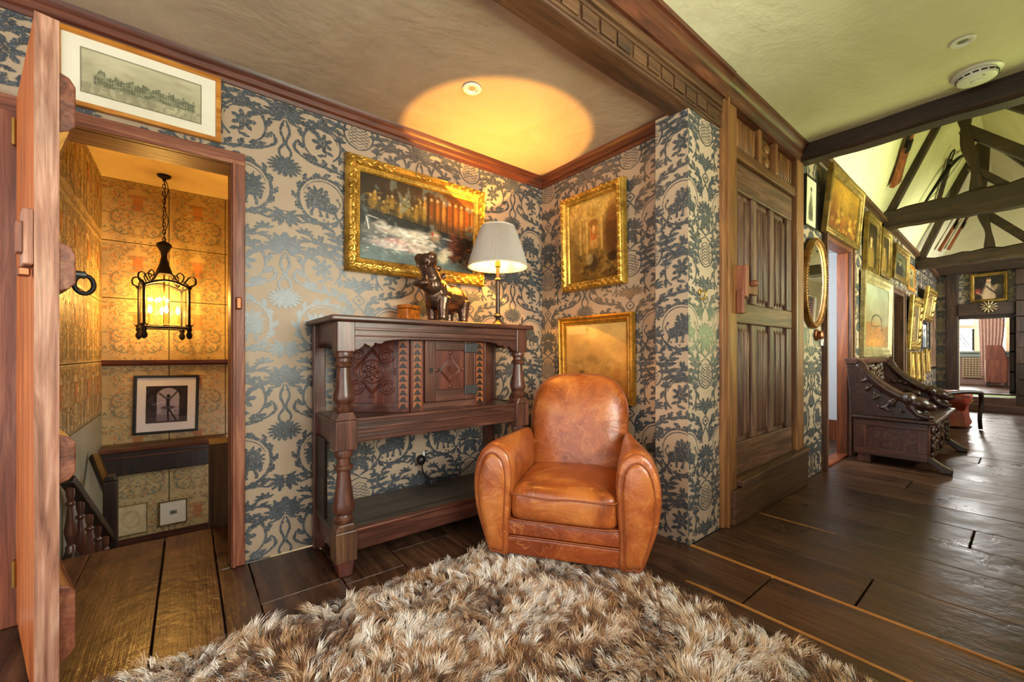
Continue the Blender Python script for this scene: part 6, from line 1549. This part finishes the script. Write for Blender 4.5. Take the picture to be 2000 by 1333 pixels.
# back
mb = MB(); mb.beam((SX0 + 0.02, 1.09, 0.72), (SX1 - 0.02, 1.09, 0.72), 0.035, 0.58, up=(0, 0.12, 1)); mb.build('back_panel', CV, se, bevel=0.006)
MB().prism([(1.06, 0.955), (1.145, 0.955), (1.15, 1.008), (1.045, 1.008), (1.05, 0.98)], 'x', SX0 - 0.02, SX1 + 0.02).build('crest_rail', MT['oakdark_x'], se, bevel=0.005)
mb = MB()
for k in range(90):
    y_ = 1.055; z_ = 0.50 + rr.random() * 0.42
    mb.ell((SX0 + 0.1 + rr.random() * (SX1 - SX0 - 0.2), 1.062 + (z_ - .72) * .12, z_), (0.03 + rr.random() * 0.05, 0.014, 0.018 + rr.random() * 0.02), Matrix.Rotation(rr.random() * 3, 3, 'Y'), 8, 5)
mb.build('carved_back', CV, se, smooth=True)

# red upholstered bench seat
rs = thing('red_stool', 'red leather-upholstered stool with a dark wooden arm beyond the settle', 'stool', (8.80, 0.77, 0), 0.0)
RL = leather('red_leather', '#5c1410', '#8c2a20', '#b04a3c', 0.35)
mb = MB(); mb.ell((0.0, 0.0, 0.42), (0.36, 0.26, 0.09), None, 40, 16, 0, 0.4, 0.3); mb.build('cushion', RL, rs, smooth=True)
mb = MB(); mb.loft([[(x * k, y * k, z) for x, y in ((-0.35, -0.25), (0.35, -0.25), (0.35, 0.25), (-0.35, 0.25))] for z, k in ((0.03, 1.0), (0.12, 0.9), (0.25, 0.84), (0.36, 0.96))]); mb.build('base', RL, rs, bevel=0.012)
for k in range(9): MB().ell((-0.32 + k * 0.08, -0.258, 0.365), (0.007, 0.005, 0.007), None, 8, 5).build('stud', MT['brass'], rs, smooth=True)
MB().tube(spline([(-0.62, -0.05, 0.50), (-0.45, -0.22, 0.53), (-0.3, -0.34, 0.52), (-0.18, -0.36, 0.50)], 5), 0.028, 10).build('arm_rest', MT['oakblack'], rs, smooth=True)
MB().tube(spline([(-0.2, -0.355, 0.50), (-0.16, -0.36, 0.36), (-0.2, -0.345, 0.18), (-0.17, -0.35, 0.01)], 5), [0.026] * 8 + [0.022] * 8, 10).build('arm_post', MT['oakblack'], rs, smooth=True)

# carved flower boss on the lintel
fb = thing('carved_boss', 'carved star-shaped flower boss on the end doorway lintel', 'ornament', (11.64, 0.47, 1.93), -PI / 2)
mb = MB()
for k in range(12):
    q = k * PI / 6; mb.ell((0.07 * math.cos(q), 0, 0.07 * math.sin(q)), (0.05, 0.012, 0.012), Matrix.Rotation(-q, 3, 'Y'), 8, 5)
mb.build('petal', MT['giltpale'], fb, smooth=True); MB().ell((0, -0.01, 0), (0.03, 0.02, 0.03)).build('centre', MT['giltpale'], fb, smooth=True)

# ================================================================== the room beyond the end doorway
ZF = 0.30
er = snode('floor_end_room', 'boards of the room beyond the end doorway')
for k in range(10): board(11.97 + k * 0.345, 11.97 + (k + 1) * 0.345, -0.8, 1.8, 'floorboard', ZF, er)
EW = 15.4
wall('wall_end_room', [(EW, EW + 0.1, -0.9, 1.9, 0.2, 1.12), (EW, EW + 0.1, -0.9, 0.30, 1.12, 3.0), (EW, EW + 0.1, 1.75, 1.9, 1.12, 3.0), (EW, EW + 0.1, 0.30, 1.75, 2.15, 3.0), (11.95, EW + .1, 1.8, 1.9, 0.2, 3.0), (11.95, EW + .1, -1.0, -0.9, 0.2, 3.0)], plain('end_room_wall', '#8a6f62', 0.7), 'dusky wall of the far room')
struct(MB().box(11.95, EW + .1, -1.0, 1.9, 2.5, 2.6).build('ceiling_end_room', MT['plaster_c']), 'ceiling of the far room')
wn = snode('window_5', 'stone-mullioned leaded window of the far room')
mb = MB(); mb.box(EW - 0.02, EW + 0.06, 0.30, 1.75, 1.70, 1.78)
for y in (0.30, 0.80, 1.27, 1.70): mb.box(EW - 0.03, EW + 0.06, y - 0.04, y + 0.05, 1.12, 2.15)
mb.build('mullion', plain('pale_stone', '#d2c3a4', 0.7), wn, bevel=0.006)
MB().box(EW - 0.14, EW + 0.02, 0.25, 1.78, 1.08, 1.125).build('window_sill', plain('sill_green', '#8a9a8e', 0.5), wn, bevel=0.006)
MB().box(EW - 0.05, EW, 0.25, 1.78, 0.98, 1.08).build('apron', bpy.data.materials['sill_green'], wn)
for y0, y1 in ((0.35, 0.76), (0.85, 1.23), (1.32, 1.66)):
    MB().box(EW + 0.015, EW + 0.02, y0, y1, 1.12, 2.15).build('pane', MT['glass'], wn)
    mb = MB()
    for k in range(7):
        y = y0 + (y1 - y0) * k / 6
        mb.beam((EW + 0.01, y, 1.12), (EW + 0.01, min(y1, y + 0.25), 1.12 + 0.45 * min(1, (y1 - y) / 0.25) + 0.001), 0.01, 0.01, up=(1, 0, 0)); mb.beam((EW + 0.01, y, 1.70), (EW + 0.01, max(y0, y - 0.25), 1.70 - 0.45 * min(1, (y - y0) / 0.25) - 0.001), 0.01, 0.01, up=(1, 0, 0))
    mb.build('lead_came', MT['steel'], wn)
MB().box(EW + 0.0, EW + 0.035, 0.85, 0.885, 1.14, 1.68).build('casement_bar', MT['iron'], wn)
# hedge and lawn outside that window
struct(MB().box(16.2, 40, -14, 14, -0.5, -0.4).build('floor_lawn', plain('lawn', '#6f8a3c', 0.9, var=0.3)), 'lawn outside the far window')
ra = thing('radiator_cover', 'pierced brass-coloured radiator grille under the far window', 'radiator')
MB().box(EW - 0.07, EW - 0.001, 0.70, 1.05, 0.46, 0.96).build('frame', plain('grille_tan', '#a5916b', 0.5), ra, bevel=0.006)
mb = MB()
for i in range(6):
    for j in range(8): mb.ell((EW - 0.072, 0.745 + i * 0.052, 0.51 + j * 0.057), (0.004, 0.02, 0.02), None, 8, 5)
mb.build('pierced_hole', plain('grille_hole', '#5c4a34', 0.7), ra)
cu = thing('curtain', 'dusty pink full-length curtain beside the far window', 'curtain', (EW - 0.2, 0.56, 0))
mb = MB(); vs = []; fs = []; n_ = 60
for j in range(14):
    t_ = j / 13; z = 2.2 - (2.2 - 0.42) * t_
    for k in range(n_):
        u_ = k / (n_ - 1); w_ = 0.42 - 0.22 * t_ ** 2
        vs.append((0.03 * math.sin(u_ * 46) * (0.7 + 0.3 * t_), 0.22 - u_ * w_ + (-0.05 * t_), z))
for j in range(13):
    for k in range(n_ - 1): fs.append((j * n_ + k, j * n_ + k + 1, (j + 1) * n_ + k + 1, (j + 1) * n_ + k))
mb.add(vs, fs); o = mb.build('cloth', plain('curtain_cloth', '#c9a898', 0.8), cu, smooth=True, fixn=False); md = o.modifiers.new('solid', 'SOLIDIFY'); md.thickness = 0.004
MB().tube([(0, 0.3, 2.21), (0, -0.35, 2.21)], 0.015, 10).build('pole', MT['iron'], cu, smooth='auto')
dk = thing('bureau_desk', 'reddish wooden bureau desk in front of the far curtain', 'desk', (14.6, 0.48, ZF))
DM = wood('bureau_wood', '#4f2618', '#743e2a', '#8c5238', 'z', 0.4)
MB().box(-0.2, 0.22, -0.18, 0.14, 0.10, 0.62).build('body', DM, dk, bevel=0.006); MB().prism([(-0.18, 0.62), (0.14, 0.62), (0.14, 0.95), (-0.10, 0.95)], 'x', -0.18, 0.22).build('slope_top', DM, dk, bevel=0.006)
for k in range(4): dw_ = MB().box(-0.18, 0.2, 0.14, 0.152, 0.12 + k * 0.125, 0.235 + k * 0.125).build('drawer', plain('drawer_pale', '#c9b59c', 0.5) if 'drawer_pale' not in bpy.data.materials else bpy.data.materials['drawer_pale'], dk, bevel=0.003); MB().ell((0.0, 0.158, 0.178 + k * 0.125), (0.012, 0.012, 0.012), None, 8, 5).build('knob', MT['brass'], dw_, smooth=True)
for x in (-0.17, 0.19):
    for y in (-0.15, 0.11): MB().box(x - 0.02, x + 0.02, y - 0.02, y + 0.02, 0, 0.10).build('leg', MT['oakblack'], dk)
bc_ = thing('bookcase', 'tall dark bookcase just inside the end doorway', 'bookcase', (12.35, 0.20, ZF))
MB().box(-0.25, 0.25, -0.06, -0.03, 0, 1.9).build('back', MT['oakblack'], bc_)
for z in (0.02, 0.4, 0.78, 1.12, 1.46, 1.84): MB().box(-0.25, 0.25, -0.06, 0.03, z, z + 0.025).build('shelf', MT['oakblack'], bc_)
for x in (-0.25, 0.23): MB().box(x, x + 0.02, -0.06, 0.03, 0, 1.87).build('side', MT['oakblack'], bc_)
rr = random.Random(9); bcol = ['#6b4a3c', '#8a8378', '#3c4a5c', '#a5562c', '#c9bfae', '#2c2c30', '#7c3a2c']
bnm = ['brown', 'grey', 'blue', 'orange', 'cream', 'black', 'red']
bm_ = [plain('book_%d' % k, c, 0.6) for k, c in enumerate(bcol)]
sh_n = ['bottom', 'second', 'third', 'fourth', 'top']
for si_, z in enumerate((0.045, 0.425, 0.805, 1.145, 1.485)):
    x = -0.22
    for k, od in enumerate(('nearest', 'second', 'third', 'fourth')):
        w_ = rr.uniform(0.07, 0.10); h_ = rr.uniform(0.2, 0.28); ci = rr.randrange(7)
        b_ = MB().box(x, x + w_, -0.028, 0.022, 0, h_).build('book', bm_[ci], None, bevel=0.003)
        b_.location = (12.35, 0.20, ZF + z); tag(b_, '%s book, %s from the doorway, %s bookcase shelf' % (bnm[ci], od, sh_n[si_]), 'book', 'books in the bookcase beyond the doorway')
        x += w_ + 0.005
# fine carved, printed and pierced relief that cannot be told apart piece by piece
FINE = ('carving', 'rope_bead', 'carved_front', 'carved_back', 'leaf_collar', 'inlay_tooth', 'lead_came', 'wallpaper_print', 'painted_ornament', 'bead', 'petal', 'vent_slot', 'pierced_hole', 'chain', 'carved_lozenge')
for o in bpy.data.objects:
    if o.name.split('.')[0] in FINE: o['kind'] = 'stuff'
